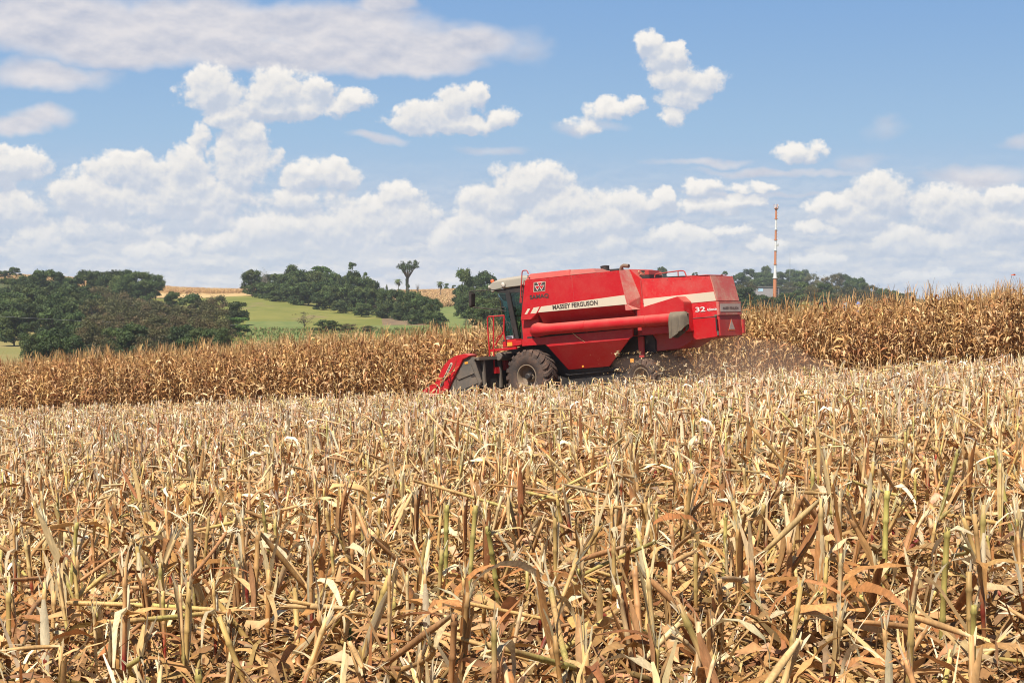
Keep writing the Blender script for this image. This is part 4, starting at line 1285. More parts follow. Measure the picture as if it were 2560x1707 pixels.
# tank ladder
wire([(1300.5,757),(1302,723),(1304.2,699),(1305.2,680.5),(1306.5,677.5),(1310,676.2),(1316,676),(1318.5,678),(1321,685)], VN - .03, .017, 'tank_ladder_rail', M_REDM)
wire([(1303.5,757),(1307,723),(1310.5,701)], VN + .12, .014, 'tank_ladder_rail', M_REDM)
for y in (712, 727, 742):
    x = 1303.5 - (y - 701) * .065
    MB().tube([L3(x, y, VN - .03), L3(x + 5, y, VN + .12)], .012, 6).out('tank_ladder_rung', M_REDM, comb)
# door grab rails
wire([(1246,792.3),(1258,793),(1262,795),(1266,804),(1272.5,822)], .5, .012, 'grab_rail', M_DARK)
wire([(1248,793),(1252,809),(1256,826),(1263,850)], .5, .010, 'grab_rail', M_DARK)
wire([(1252.5,809.5),(1261,807),(1271,805.8),(1274,808),(1275.5,824)], .5, .012, 'grab_rail', M_DARK)
wire([(1259,829),(1275,829)], .5, .012, 'grab_rail', M_DARK)
wire([(1276,802),(1286,845)], .5, .011, 'grab_rail', M_DARK)

# platform, beam, ladder with handrails
MB().pprism([(1256,855.5),(1258,853.5),(1304,850),(1304,862),(1294,864),(1257,868.4)], .30, 1.0).out('platform', M_RED, comb, .01)
MB().pprism([(1268,855.8),(1280.5,854.9),(1281,864.2),(1268.4,865.2)], .29, .302, vref=.3).out('warning_sticker', M_ORANGE, comb)
MB().pprism([(1263,849.5),(1289.5,847),(1290,852.5),(1262,853.6)], .34, .95).out('door_sill', M_RED, comb, .006)
MB().pprism([(1225,873.5),(1235,871.8),(1289.6,866.8),(1290,873),(1235.5,878.5),(1225,880)], .22, .30).out('platform_beam', M_RED, comb, .008)
wire([(1228,946),(1226,934),(1224.8,917),(1223.6,880),(1221.8,851),(1219.8,829),(1218.7,800),(1219,794.5),(1221.5,791.7),(1226,791.2),(1244,790),(1260.5,788.7)], .2, .021, 'handrail', M_RED)
wire([(1239,934),(1235.6,917),(1234.2,880),(1233.6,864),(1233.7,830),(1234,791.5)], .2, .021, 'handrail', M_RED)
wire([(1260.5,788.7),(1260,806),(1259,829),(1260.5,838),(1263,850)], .2, .021, 'handrail', M_RED)
wire([(1259.3,827),(1254,838),(1245,852),(1238,862),(1234,864.5)], .2, .018, 'handrail', M_RED)
wire([(1241.6,867),(1242.5,850),(1243.7,844),(1247,840.2),(1253,838.4),(1258,834)], .34, .014, 'handrail', M_RED)
MB().pprism([(1226.5,919),(1237.3,917.6),(1238.6,933.6),(1229,935.4)], .17, .42).out('ladder_step', M_RED, comb, .008)
for y in (893, 906):
    x = 1224.2 + (y - 890) * .03
    MB().tube([L3(x, y, .2), L3(x + 10.3, y - 1, .2)], .014, 6).out('ladder_rung', M_REDM, comb)
# hydraulic drum under the platform
dc = L3(1246, 891, .24)
MB().lathe([(.001, 0), (.105, 0), (.118, .015), (.118, .62), (.105, .63), (.001, .63)], dc, (0, 1, 0), 26).out('air_tank', M_GREY, comb, smooth=True)
# feeder house
fe = [L(x, y, 1.0) for x, y in [(1240,905),(1262,880),(1340,858),(1352,905),(1300,960),(1235,972)]]
MB().prism(fe, .85, 1.9).out('feeder_house', M_DARK, comb, .02)
MB().pprism([(1246,900),(1262,900),(1264,925),(1246,925)], .62, .80).out('drive_cover', M_REDM, comb, .01)
MB().pprism([(1247,919),(1252.5,918.7),(1252.7,925.5),(1247.2,926)], .605, .618).out('warning_sticker', M_ORANGE, comb)

# roof details ------------------------------------------------------------------
cy = L3(1513, 679, 1.2)
pc_ = MB().lathe([(.125, -.1), (.125, .135), (.13, .135), (.13, .16), (.05, .175), (.001, .18)], cy, (0, 0, 1), 26).out('air_precleaner', M_DARK, comb, smooth=True)
MB().tube([L3(1483, 676, 1.2), L3(1500, 676, 1.2), L3(1513, 676.5, 1.2)], .045, 10).out('intake_pipe', M_DARK, comb)
MB().pprism([(1524,673),(1545,671.5),(1545,677),(1524,679)], 1.1, 1.4).out('engine_lid', M_DARK, comb, .006)
MB().tube([L3(1550,684,1.0), L3(1552,673,1.0), L3(1555,666.5,1.0), L3(1559,664.3,1.0), L3(1572,665.2,1.0)], [.05,.05,.052,.054,.056], 14).out('exhaust_pipe', mat_paint('rusty_pipe', (.16,.10,.065), .4, (.25,.16,.10), .7, 0, .1), comb, smooth=True)
MB().pprism([(1585,688),(1623.5,687),(1623.5,698),(1590,699)], VH + .1, VH + .75).out('radiator_screen', M_DARK, comb, .008)
MB().pprism([(1581.5,678),(1590,676.2),(1611,675.8),(1612,686),(1590,687.5)], VH + .45, VH + .78).out('rotary_screen', M_DARK, comb, .008)
MB().pprism([(1611,676.5),(1621.5,675.8),(1622.5,687),(1611.5,687.5)], VH + .2, VH + .75).out('radiator_cap', M_REDM, comb, .008)
sh = Geo(); r2 = np.random.default_rng(5)
pu, pw_ = L(1598, 686.5, VH + .3)
for _ in range(70):
    p = np.array((pu + r2.uniform(-.22, .16), VH + r2.uniform(.12, .42), pw_ + abs(r2.normal(0, .035)) - .01)); d = r2.normal(0, 1, 3); d[2] *= .4; d /= np.linalg.norm(d); l_ = r2.uniform(.06, .2)
    ribbon(sh, [p - d * l_ / 2, p + np.array((0, 0, .02)), p + d * l_ / 2], (.012, .02, .008), PALE[r2.integers(3)] * .9, np.cross(d, (.1, .2, 1)))
chf = obj('trash_heap', sh.mesh('trash_heap'), M_LITTER, comb); chf['kind'] = 'stuff'
wire([(1636.6,694),(1637.2,689),(1640,684.9),(1660,682.3),(1694,677.6),(1703,676.8),(1709,677.3),(1712,680),(1716,690.5)], VH + .08, .018, 'roof_rail', M_REDM)
wire([(1695,678),(1695.5,690.5)], VH + .08, .016, 'roof_rail_post', M_REDM)
MB().pprism([(1653,692.2),(1708,689.5),(1708,691.5),(1653,694)], VH + .05, VHF - .05).out('hood_lid', M_DARK, comb)
MB().pprism([(1714,689.8),(1767,686.6),(1767.5,688.2),(1714,691.8)], VH + .05, VHF - .05).out('hood_lid', M_REDM, comb)
# hinge strip on the hood's front edge
wire([(1601.5,700),(1603.5,722),(1606,748),(1608,758)], VH - .02, .012, 'hood_hinge', M_REDM)

# header ---------------------------------------------------------------------------
VE = -.72
hd = MB()
sn = [(1054,978),(1071,965.7),(1086.8,957.5),(1092.4,949),(1100,931),(1111,910.5),(1121.4,899),(1137.3,889),(1161.6,883.6),(1176,887.4),(1168,892),(1158.5,894.6),(1150.4,912),(1138,935),(1129,953.5),(1119.5,974),(1100,990),(1070,992)]
snu = [L(x, y, VE) for x, y in sn]
cen = (sum(p[0] for p in snu) / len(snu), sum(p[1] for p in snu) / len(snu))
def shrink(k, dz=0): return [(cen[0] + (p[0] - cen[0]) * k, cen[1] + (p[1] - cen[1]) * k + dz) for p in snu]
hd.quadgrid([[Vector((u, VE + .05, w_)) for u, w_ in shrink(1.0)], [Vector((u, VE + .0, w_)) for u, w_ in shrink(.975)], [Vector((u, VE + .0, w_)) for u, w_ in shrink(.9)]][::-1]
            + [[Vector((u, VE + .30, w_)) for u, w_ in shrink(1.0)], [Vector((u, VE + .36, w_)) for u, w_ in shrink(.93)]])
snout = hd.out('header_divider', M_RED, comb, smooth=True)
# name plate: a long capsule
a_, b_ = L3(1128.6, 909.5, VE), L3(1103, 962.5, VE)
d_ = (b_ - a_); ln_ = d_.length; d_.normalize(); n_ = Vector((d_.z, 0, -d_.x))
hw = .042
cap = [a_ + n_ * hw * math.cos(t) - d_ * hw * math.sin(t) for t in np.linspace(0, math.pi, 9)] + [b_ - n_ * hw * math.cos(t) + d_ * hw * math.sin(t) for t in np.linspace(0, math.pi, 9)]
MB().loft([p + Vector((0, -.006, 0)) for p in cap], [p + Vector((0, .012, 0)) for p in cap]).out('plate', M_CREAM, snout)
lettering('MASSEY FERGUSON', M_INK, snout, -d_, n_ if n_.x < 0 else -n_, b_ + Vector((0, -.008, 0)) - (n_ if n_.x < 0 else -n_) * .027, .054, ln_, bold=.03)
# grey end panel
gp = [(1159.5,895.5),(1168,892.6),(1184,892),(1188.7,896),(1185,902),(1203,955),(1196,968),(1160,980),(1135,985),(1121,975),(1130,953.5),(1151.5,912)]
end = MB().pprism(gp, VE + .06, VE + .12).out('end_panel', M_GREY, comb, .012)
MB().pprism([(1152,919),(1164,912),(1179,910),(1186,930),(1187,934),(1148,950),(1142,945)], VE + .035, VE + .061, vref=VE + .06).out('panel_rib', M_GREY, end, .015)
MB().pprism([(1146,953),(1189,938),(1197,958),(1160,974),(1137,976)], VE + .035, VE + .061, vref=VE + .06).out('panel_rib', M_GREY, end, .015)
MB().pprism([(1178,939.6),(1189,935.2),(1190.6,940.5),(1181,943.6)], VE + .030, VE + .034, vref=VE + .06).out('panel_slot', M_DARK, end)
MB().pprism([(1161.8,905),(1169.7,904),(1170,909),(1162.3,910)], VE + .052, VE + .058, vref=VE + .06).out('warning_sticker', M_ORANGE, end)
# header body stretching across the rows
VW = VE + CUT_W
tb = L(1186, 893, VE + .1); bb = L(1200, 968, VE + .1)
MB().box((tb[0] - .02, VE + .121, tb[1] - .10), (tb[0] + .14, VW - .1, tb[1] + .0)).out('header_beam', M_GREY, comb, .01)
MB().box((tb[0] - .02, VE + .122, bb[1] - .05), (tb[0] + .03, VW - .1, tb[1] - .101)).out('header_back_wall', M_DARK, comb)
for k in range(6):
    v = VE + .35 + k * .75
    MB().box((tb[0] + .031, v, bb[1] - .05), (tb[0] + .12, v + .08, tb[1] - .101)).out('header_strut', M_GREY, comb, .008)
MB().lathe([(.14, 0), (.14, CUT_W - .4)], (tb[0] - .3, VE + .2, bb[1] + .2), (0, 1, 0), 16, True).out('header_auger', M_DARK, comb)
# inner snouts between the rows
tip = L(1062, 985, VE); rear = L(1150, 925, VE)
for k in range(1, 9):
    v = VE + k * .5 + .1
    if v > VW - .1: break
    prof = [(tip[0] + .1, tip[1] - .02, .03), (tip[0] + .5, tip[1] + .12, .14), (tip[0] + 1.0, tip[1] + .34, .19), (rear[0] + .1, tip[1] + .40, .17)]
    rings = [[Vector((u, v + hw_ * math.cos(t), w_ + hw_ * .9 * math.sin(t))) for t in np.linspace(0, math.pi, 9)] + [Vector((u, v - hw_, w_ - .12)), Vector((u, v + hw_, w_ - .12))] for u, w_, hw_ in prof]
    MB().quadgrid(rings).out('row_snout', M_RED, comb, smooth=True)

# wheels ------------------------------------------------------------------------------
def wheel(cu, cw, vout, width, Rr, rim_r, lugs, mirror=False, steer=0.0, nm='front_wheel'):
    root = empty(nm, (cu, vout + (-1 if mirror else 1) * 0, cw), comb)
    sgn = -1 if mirror else 1        # +1: outer face towards -v
    root.rotation_euler = (0, 0, steer)
    W_ = width
    def V(h): return sgn * h
    prof = [(rim_r, .05), (rim_r + .03, .02), (rim_r + (Rr - rim_r) * .45, -.015), (Rr - .13, .015), (Rr - .05, .06), (Rr - .03, W_ * .3), (Rr - .025, W_ * .5), (Rr - .03, W_ * .7), (Rr - .05, W_ - .06), (Rr - .13, W_ - .015), (rim_r + (Rr - rim_r) * .45, W_ + .015), (rim_r + .03, W_ - .02), (rim_r, W_ - .05)]
    m_ = MB(); m_.lathe([(r, V(h)) for r, h in prof], (0, 0, 0), (0, 1, 0), 60)
    # chevron lugs
    for k in range(lugs):
        for half in (0, 1):
            th0 = 2 * math.pi * (k + .5 * half) / lugs
            dth = 2 * math.pi / lugs
            h0, h1 = (.0, W_ * .54) if half == 0 else (W_, W_ * .46)
            rings = []
            for t in (0, .12, .35, 1):
                h = h0 + (h1 - h0) * t; th = th0 + dth * .75 * t
                rin = (Rr - .16 if t == 0 else (Rr - .09 if t == .12 else Rr - .06)); ro = Rr - .055 if t == 0 else Rr - (.012 if t == .12 else 0)
                wd = .36 * dth * (1.0 if t < .5 else .75)
                ring = []
                for rr__, dd in ((rin, -wd), (ro, -wd * .8), (ro, wd * .8), (rin, wd)):
                    a_ = th + dd * .5 * 1.6
                    ring.append(Vector((rr__ * math.cos(a_), V(h), rr__ * math.sin(a_))))
                rings.append(ring)
            m_.quadgrid(rings)
    ty = m_.out('tyre', M_TYRE, root, smooth=True)
    MB().lathe([(rim_r + .02, V(.03)), (rim_r - .01, V(.025)), (rim_r - .03, V(.06)), (rim_r - .05, V(.2)), (rim_r - .12, V(.26)), (rim_r * .52, V(.28)), (rim_r * .45, V(.20)), (rim_r * .40, V(.18)), (.001, V(.18))], (0, 0, 0), (0, 1, 0), 40).out('rim', M_RIM, root, smooth=True)
    hub = MB().lathe([(rim_r * .28, V(.18)), (rim_r * .27, V(.07)), (rim_r * .2, V(.05)), (.001, V(.05))], (0, 0, 0), (0, 1, 0), 24)
    for k in range(8):
        a_ = 2 * math.pi * k / 8
        hub.lathe([(.016, V(.185)), (.016, V(.16)), (.001, V(.158))], (rim_r * .34 * math.cos(a_), 0, rim_r * .34 * math.sin(a_)), (0, 1, 0), 6)
    hub.out('hub', M_DARK, root)
    return root
fu, fw = L(1315, 941, 0)
wheel(fu, fw, 0.0, .56, fw + .04, .33, 20)
wheel(fu, fw, 2 * VC, .56, fw + .04, .33, 20, True)
ru, rw = L(1601, 944, .32)
rR = .52
wheel(ru, rw, .32, .36, rR, .27, 17, False, R(-8), 'rear_wheel')
wheel(ru, rw, 2 * VC - .32, .36, rR, .27, 17, True, R(-8), 'rear_wheel')
MB().box((fu - .2, .5, fw - .2), (fu + .2, 2 * VC - .5, fw + .2)).out('front_axle', M_DARK, comb, .02)
# ------------------------------------------------------------------ trees
rng = np.random.default_rng(23)
G_DARK = [np.array(c) for c in ((.058,.090,.027), (.080,.118,.036), (.046,.070,.023), (.100,.130,.042))]
G_MID = [np.array(c) for c in ((.085,.130,.035), (.070,.115,.030), (.100,.145,.040))]
G_BROWN = [np.array(c) for c in ((.125,.110,.048), (.145,.110,.055), (.100,.100,.042), (.115,.115,.045))]
G_LIGHT = [np.array(c) for c in ((.095,.165,.035), (.110,.185,.040))]

def leaf_quads(geo, C, Rr, n, size, col, rng, spread=.22):
    """n leaf sprays around the shell of an ellipsoid clump"""
    d = rng.normal(0, 1, (n, 3)); d /= np.linalg.norm(d, axis=1)[:, None]
    d[:, 2] = np.where(d[:, 2] < -.35, -d[:, 2], d[:, 2])
    rad = 1 + rng.normal(0, spread, n)
    p = np.array(C) + d * np.array(Rr) * rad[:, None]
    nrm = d + rng.normal(0, .55, (n, 3)); nrm /= np.linalg.norm(nrm, axis=1)[:, None]
    t = np.cross(nrm, rng.normal(0, 1, (n, 3))); t /= np.linalg.norm(t, axis=1)[:, None]
    b = np.cross(nrm, t)
    s = size * rng.uniform(.6, 1.5, n)[:, None]; s2 = s * rng.uniform(.45, .9, n)[:, None]
    V = np.stack([p - t * s - b * s2 * .3, p - b * s2 + nrm * s * .15, p + t * s, p + b * s2], 1).reshape(-1, 3)
    Q = np.arange(4 * n).reshape(-1, 4)
    geo.add(V, Q, np.repeat(col * rng.uniform(.75, 1.3, n)[:, None], 4, 0))

def make_tree(kind, seed):
    """unit tree: height 1, crown about 1 wide; returns crown mesh, trunk mesh"""
    r = np.random.default_rng(seed)
    cg, tg = Geo(), Geo()
    bark = np.array((.11, .085, .065)) * r.uniform(.8, 1.3)
    pal = {'dense': G_DARK, 'brown': G_BROWN, 'light': G_LIGHT, 'umbrella': G_MID, 'tall': G_MID, 'sparse': G_BROWN, 'bush': G_MID, 'column': G_DARK}[kind]
    heads = []
    if kind in ('dense', 'brown', 'light', 'bush'):
        lo = .02
        ncl = 34 if kind == 'dense' else 28
        for k in range(ncl):
            a = r.uniform(0, 6.28); h = lo + (1 - lo) * (.06 + .87 * r.random() ** .75)
            prof = max(.15, 1 - (abs(h - .45) / .56) ** 2.4) ** .6
            rr_ = .43 * prof * math.sqrt(r.uniform(.2, 1))
            s_ = r.uniform(.10, .17)
            heads.append(((rr_ * math.cos(a), rr_ * math.sin(a), min(h, .92)), (s_, s_, s_ * r.uniform(.6, .9))))
        n = {'dense': 280, 'light': 260, 'brown': 190, 'bush': 220}[kind]
        for c, s_ in heads:
            leaf_quads(cg, c, s_, n, .024 if kind != 'brown' else .020, pal[r.integers(len(pal))] * r.uniform(.75, 1.3), r, .25 if kind != 'brown' else .38)
    elif kind == 'umbrella':
        for k in range(16):
            a = r.uniform(0, 6.28); q_ = math.sqrt(r.random()) * .42
            heads.append(((q_ * math.cos(a), q_ * math.sin(a), .93 - .28 * (q_ / .42) ** 2 + r.normal(0, .02)), (.12, .12, .045)))
        for c, s_ in heads: leaf_quads(cg, c, s_, 110, .026, pal[r.integers(len(pal))] * r.uniform(.8, 1.2), r)
    elif kind == 'tall':
        for k in range(13):
            a = r.uniform(0, 6.28); h = r.choice([.55, .72, .86, .97]) + r.normal(0, .02); q_ = r.uniform(.05, .34) * (1.25 - h * .6)
            heads.append(((q_ * math.cos(a), q_ * math.sin(a), h), (.15, .15, .045)))
        for c, s_ in heads: leaf_quads(cg, c, s_, 90, .028, pal[r.integers(len(pal))] * r.uniform(.8, 1.2), r)
    elif kind == 'sparse':
        for k in range(26):
            a = r.uniform(0, 6.28); h = r.uniform(.35, 1); q_ = .45 * math.sqrt(r.random()) * (.5 + .6 * h)
            heads.append(((q_ * math.cos(a), q_ * math.sin(a), h), (.09, .09, .06)))
        for c, s_ in heads: leaf_quads(cg, c, s_, 26, .018, pal[r.integers(len(pal))] * r.uniform(.8, 1.3), r, .4)
    elif kind == 'column':
        for k in range(14):
            a = r.uniform(0, 6.28); h = .15 + .8 * k / 13
            heads.append(((.14 * math.cos(a), .14 * math.sin(a), h), (.26 * (1.1 - h * .7), .26 * (1.1 - h * .7), .10)))
        for c, s_ in heads: leaf_quads(cg, c, s_, 90, .04, pal[r.integers(len(pal))] * r.uniform(.8, 1.2), r)
    th = {'umbrella': .85, 'tall': .95, 'sparse': .55, 'bush': .4, 'column': .8}.get(kind, .6)
    rad0 = .022 if kind in ('tall', 'sparse', 'umbrella') else .03
    sway = r.normal(0, .03, 2)
    tp = [np.array((sway[0] * t, sway[1] * t, th * t - .04)) for t in np.linspace(0, 1, 5)]
    tube(tg, tp, np.linspace(rad0, rad0 * .5, 5), bark, 6)
    for c, s_ in heads[::2]:
        t = r.uniform(.35, .95); p = tp[min(4, int(t * 4))]
        c = np.array(c)
        tube(tg, [p, p + (c - p) * .55 + np.array((0, 0, -.02)), c], (rad0 * .45, rad0 * .3, rad0 * .15), bark, 4, cap=False)
    return cg.mesh('crown'), tg.mesh('trunk')

def make_palm(seed):
    r = np.random.default_rng(seed); cg, tg = Geo(), Geo()
    tube(tg, [(0, 0, -.03), (.01, 0, .4), (.0, .01, .76)], (.022, .018, .018), np.array((.17, .14, .11)), 6)
    for k in range(26):
        a = r.uniform(0, 6.28); rise = r.uniform(-.5, 1.35); L_ = r.uniform(.24, .34)
        p = np.array((0, 0, .76)); ang = rise; d = np.array((math.cos(a), math.sin(a), 0)); pts_ = []
        for i in range(6):
            pts_.append(p.copy()); p = p + L_ / 5 * (d * math.cos(ang) + np.array((0, 0, math.sin(ang)))); ang -= .42
        s_ = np.array((-math.sin(a), math.cos(a), 0))
        col = G_DARK[3] * r.uniform(.9, 1.6)
        for sg in (-1, 1):
            ribbon(cg, [q_ + s_ * sg * .02 + np.array((0, 0, -.012)) for q_ in pts_], (.012, .045, .055, .05, .035, .01), col, s_ * .8 + np.array((0, 0, -.5 * sg)))
    return cg.mesh('crown'), tg.mesh('trunk')

def make_vase(seed):
    """tall bare-stemmed old tree: thick ivy-clad trunk forking into a wide, open top"""
    r = np.random.default_rng(seed); cg, tg = Geo(), Geo(); bark = np.array((.12, .10, .08))
    tube(tg, [(0, 0, -.03), (.01, 0, .3), (-.01, .01, .52)], (.05, .042, .036), bark, 7)
    for k in range(22):
        a = r.uniform(0, 6.28); h = r.uniform(.05, .5)
        leaf_quads(cg, (.04 * math.cos(a), .04 * math.sin(a), h), (.05, .05, .05), 40, .018, G_DARK[r.integers(4)], r)
    for k in range(15):
        a = 6.28 * k / 15 + r.normal(0, .2); sp = r.uniform(.14, .42); top_ = r.uniform(.78, .97)
        e = np.array((sp * math.cos(a), sp * math.sin(a), top_)); m_ = np.array((sp * .45 * math.cos(a), sp * .45 * math.sin(a), .68))
        tube(tg, [np.array((0, 0, .5)), m_, e], (.028, .017, .006), bark, 5, cap=False)
        for q_ in range(5):
            c = m_ + (e - m_) * r.uniform(.45, 1.1) + r.normal(0, .035, 3)
            leaf_quads(cg, c, (.075, .075, .05), 24, .020, (G_DARK + G_MID)[r.integers(7)], r, .35)
    return cg.mesh('crown'), tg.mesh('trunk')

def make_bare(seed):
    r = np.random.default_rng(seed); tg = Geo(); cg = Geo(); bark = np.array((.30, .27, .24))
    tube(tg, [(0, 0, -.03), (.0, 0, .5)], (.03, .02), bark, 5)
    for k in range(26):
        a = r.uniform(0, 6.28); b0 = np.array((0, 0, r.uniform(.3, .52))); e = b0 + np.array((math.cos(a) * r.uniform(.1, .4), math.sin(a) * r.uniform(.1, .4), r.uniform(.15, .45)))
        m_ = (b0 + e) / 2 + r.normal(0, .03, 3)
        tube(tg, [b0, m_, e], (.012, .008, .003), bark, 3, cap=False)
        for q_ in range(4):
            e2 = m_ + r.normal(0, .12, 3) + np.array((0, 0, .08)); tube(tg, [m_, e2], (.006, .002), bark, 3, cap=False)
    leaf_quads(cg, (0, 0, .75), (.3, .3, .2), 60, .015, np.array((.20, .19, .12)), r, .4)
    return cg.mesh('crown'), tg.mesh('trunk')

M_BARK = mat_plant('bark', 0.0, 4, 0.4, 0.85)
TREES = {k: [make_tree(k, 100 + i * 7 + hash(k) % 1 + j) for j, i in enumerate(range(n))] for k, n in (('dense', 7), ('brown', 5), ('light', 2), ('umbrella', 2), ('tall', 2), ('sparse', 2), ('bush', 3), ('column', 2))}
TREES['palm'] = [make_palm(1), make_palm(2)]; TREES['vase'] = [make_vase(3)]; TREES['bare'] = [make_bare(4), make_bare(6)]
NAMES = {'palm': 'palm_tree', 'bush': 'bush', 'bare': 'bare_tree'}
CATS = {'palm': 'palm', 'bush': 'bush'}

def w_px_h(wpx): return wpx * 1.0 + 12
def plant(x, ytop, wpx, D, kind, label, group=None, hmin=0.0, sink=.25, hp=None):
    """tree whose top shows at photo pixel (x, ytop), crown wpx wide, standing D metres away on the land"""
    if group or hp:
        hp = hp or w_px_h(wpx)
        lo_, hi_ = 120.0, D * 1.25
        for _ in range(22):
            mid = (lo_ + hi_) / 2; q_ = at(x, ytop, mid)
            yy = float(to_px(np.array([q_.x]), np.array([q_.y]), gz(np.array([q_.x]), np.array([q_.y])))[1][0])
            if yy > ytop + hp: lo_ = mid
            else: hi_ = mid
        D = min(max(lo_, D * .62), D * 1.2) + rng.uniform(-6, 6)
    p = at(x, ytop, D)
    z0 = gz1(p.x, p.y)
    wd = wpx / F_PX * D
    h = max(p.z - z0 + sink, wd * .55, hmin)
    root = empty(NAMES.get(kind, 'broadleaf_tree'), (p.x, p.y, z0 - sink))
    root.scale = (wd * 1.12, wd * 1.12, h)
    root.rotation_euler = (0, 0, rng.uniform(0, 6.28))
    cm, tm = TREES[kind][rng.integers(len(TREES[kind]))]
    obj('crown', cm, M_FOL, root); obj('trunk', tm, M_BARK, root)
    tag(root, label, CATS.get(kind, 'tree'), group)
    return root

# --- grove on the left
plant(37, 670, 30, 520, 'dense', 'small round lone tree standing on the skyline at far left')
plant(4, 677, 42, 500, 'dense', 'dark tree cut by the left picture edge, near the lone round skyline tree')
BL, BLg = 'dark green tree in the skyline row of the left grove', 'skyline trees of the left grove'
for x, y, w_ in ((68,693,60),(20,697,60),(114,677,72),(150,684,46),(176,697,44),(95,690,50),(212,680,52),(243,680,50),(285,681,66),(321,679,52),(352,681,62),(388,690,44),(265,690,50),(305,692,60),(365,700,56)):
    plant(x, y, w_, 440 + rng.uniform(-15, 25), 'dense', BL, BLg)
ML, MLg = 'dark green tree in the middle of the left grove', 'middle trees of the left grove'
for x, y, w_ in ((27,733,80),(90,720,80),(141,726,72),(190,718,80),(55,745,70),(225,730,70),(120,742,80),(60,715,70),(165,745,70),(5,750,70)):
    plant(x, y, w_, 385 + rng.uniform(-15, 15), 'dense', ML, MLg)
OL, OLg = 'olive-brown thin-leaved tree in the middle of the left grove', 'olive-brown trees of the left grove'
for x, y, w_ in ((246,719,62),(299,733,70),(270,735,60),(340,745,60),(362,753,60),(320,752,60),(395,755,60),(500,752,56)):
    plant(x, y, w_, 375 + rng.uniform(-15, 15), 'brown', OL, OLg)
plant(431, 730, 36, 390, 'dense', 'dark narrow tree above the olive-brown trees of the left grove', hp=62)
plant(473, 737, 60, 390, 'dense', 'wide dark dome-shaped tree right of the narrow one in the left grove', hp=62)
plant(541, 743, 62, 385, 'brown', 'olive tree at the right end of the left grove', hp=62)
plant(594, 756, 56, 375, 'dense', 'dark tree at the right tip of the left grove beside the pasture', hp=62)
FL, FLg = 'dark green tree in the lower front of the left grove', 'lower front trees of the left grove'
for x, y, w_ in ((14,763,80),(63,760,70),(97,765,64),(163,762,80),(130,775,70),(35,780,70),(190,785,70)):
    plant(x, y, w_, 325 + rng.uniform(-10, 10), 'dense', FL, FLg)
GL, GLg = 'olive-brown airy tree in the lower front of the left grove', 'olive-brown front trees of the left grove'
for x, y, w_ in ((237,751,80),(294,764,80),(354,763,74),(408,765,70),(457,768,70),(512,763,72),(555,775,60),(265,785,80),(325,790,80),(385,795,80),(440,790,76),(500,795,76),(235,800,80),(550,800,60)):
    plant(x, y, w_, 320 + rng.uniform(-12, 12), 'brown', GL, GLg)
NL, NLg = 'dark bushy tree in the clump just above the maize at far left', 'clump of dark trees above the maize'
for x, y, w_ in ((80,838,56),(112,830,62),(150,824,72),(190,820,60),(130,846,80),(175,845,70)):
    plant(x, y, w_, 255 + rng.uniform(-8, 8), 'dense', NL, NLg)
KL, KLg = 'olive bushy tree at the grove foot just above the maize', 'olive trees at the foot of the left grove'
for x, y, w_ in ((232,815,70),(285,822,76),(340,815,76),(395,820,76),(450,818,76),(500,822,70),(545,825,60),(260,845,70),(370,845,80),(470,845,80)):
    plant(x, y, w_, 268 + rng.uniform(-8, 8), 'brown' if rng.random() < .65 else 'dense', KL, KLg)
plant(591, 794, 72, 262, 'light', 'bright green round tree at the right foot of the left grove')

def BASE(x): return float(np.interp(x, [630, 720, 820, 920, 1000, 1080, 1110], [737, 756, 771, 788, 798, 812, 820]))
# --- grove across the pasture, in the middle
plant(630, 676, 46, 440, 'dense', 'dark tree at the left end of the middle grove')
plant(661, 673, 30, 450, 'bare', 'pale bare tree rising behind the left end of the middle grove')
plant(728, 667, 46, 450, 'dense', 'tall dark tree standing above the middle grove left of the umbrella tree')
plant(801, 660, 58, 445, 'umbrella', 'umbrella-crowned tree topping the middle grove')
plant(880, 660, 30, 445, 'tall', 'tall slender tree with tiers of foliage in the middle grove')
plant(914, 684, 20, 440, 'tall', 'thin tiered tree right of the tall slender one in the middle grove')
CL, CLg = 'dark tree in the skyline row of the middle grove', 'skyline trees of the middle grove'
for x, y, w_ in ((652,694,50),(675,688,50),(695,686,50),(740,680,60),(762,680,60),(790,680,60),(815,690,50),(838,686,40),(858,690,40),(884,684,46),(905,694,46),(924,700,40),(935,708,36),(715,690,50)):
    plant(x, y, w_, 438 + rng.uniform(-8, 8), 'dense', CL, CLg, hp=BASE(x) - y - 12)
DL, DLg = 'dark tree in the front row of the middle grove along the pasture', 'front trees of the middle grove'
for x, y, w_ in ((640,706,46),(664,708,50),(684,712,54),(705,712,54),(727,712,56),(750,712,54),(770,706,56),(800,709,56),(825,716,54),(850,716,54),(874,713,54),(900,718,52),(920,724,52),(945,722,56),(970,726,48),(992,728,50),(1012,733,46),(1030,733,50),(1050,742,44),(1066,745,44),(1085,750,42)):
    plant(x, y, w_, 405 + rng.uniform(-8, 8) - max(0, (x - 800) * .08), 'dense', DL, DLg, hp=BASE(x) - y)
EL, ELg = 'low dark tree at the foot of the middle grove', 'foot trees of the middle grove'
for x, y, w_ in ((690,726,34),(745,738,36),(800,744,38),(850,752,38),(905,760,40),(955,768,40),(1000,772,40),(1040,776,44),(1082,778,50),(1100,790,40)):
    plant(x, y, w_, 385 - max(0, (x - 800) * .1), 'dense' if rng.random() < .85 else 'light', EL, ELg, hp=max(22, BASE(x) + 4 - y))
plant(913, 779, 17, 365, 'bush', 'single small round bush on the green pasture')
plant(1003, 772, 14, 345, 'light', 'small pale green tree in front of the middle grove at the pasture corner')
plant(763, 782, 56, 290, 'sparse', 'sparse grey-green tree with see-through crown below the pasture')
plant(818, 813, 62, 268, 'bush', 'dark round bush just above the maize below the pasture')
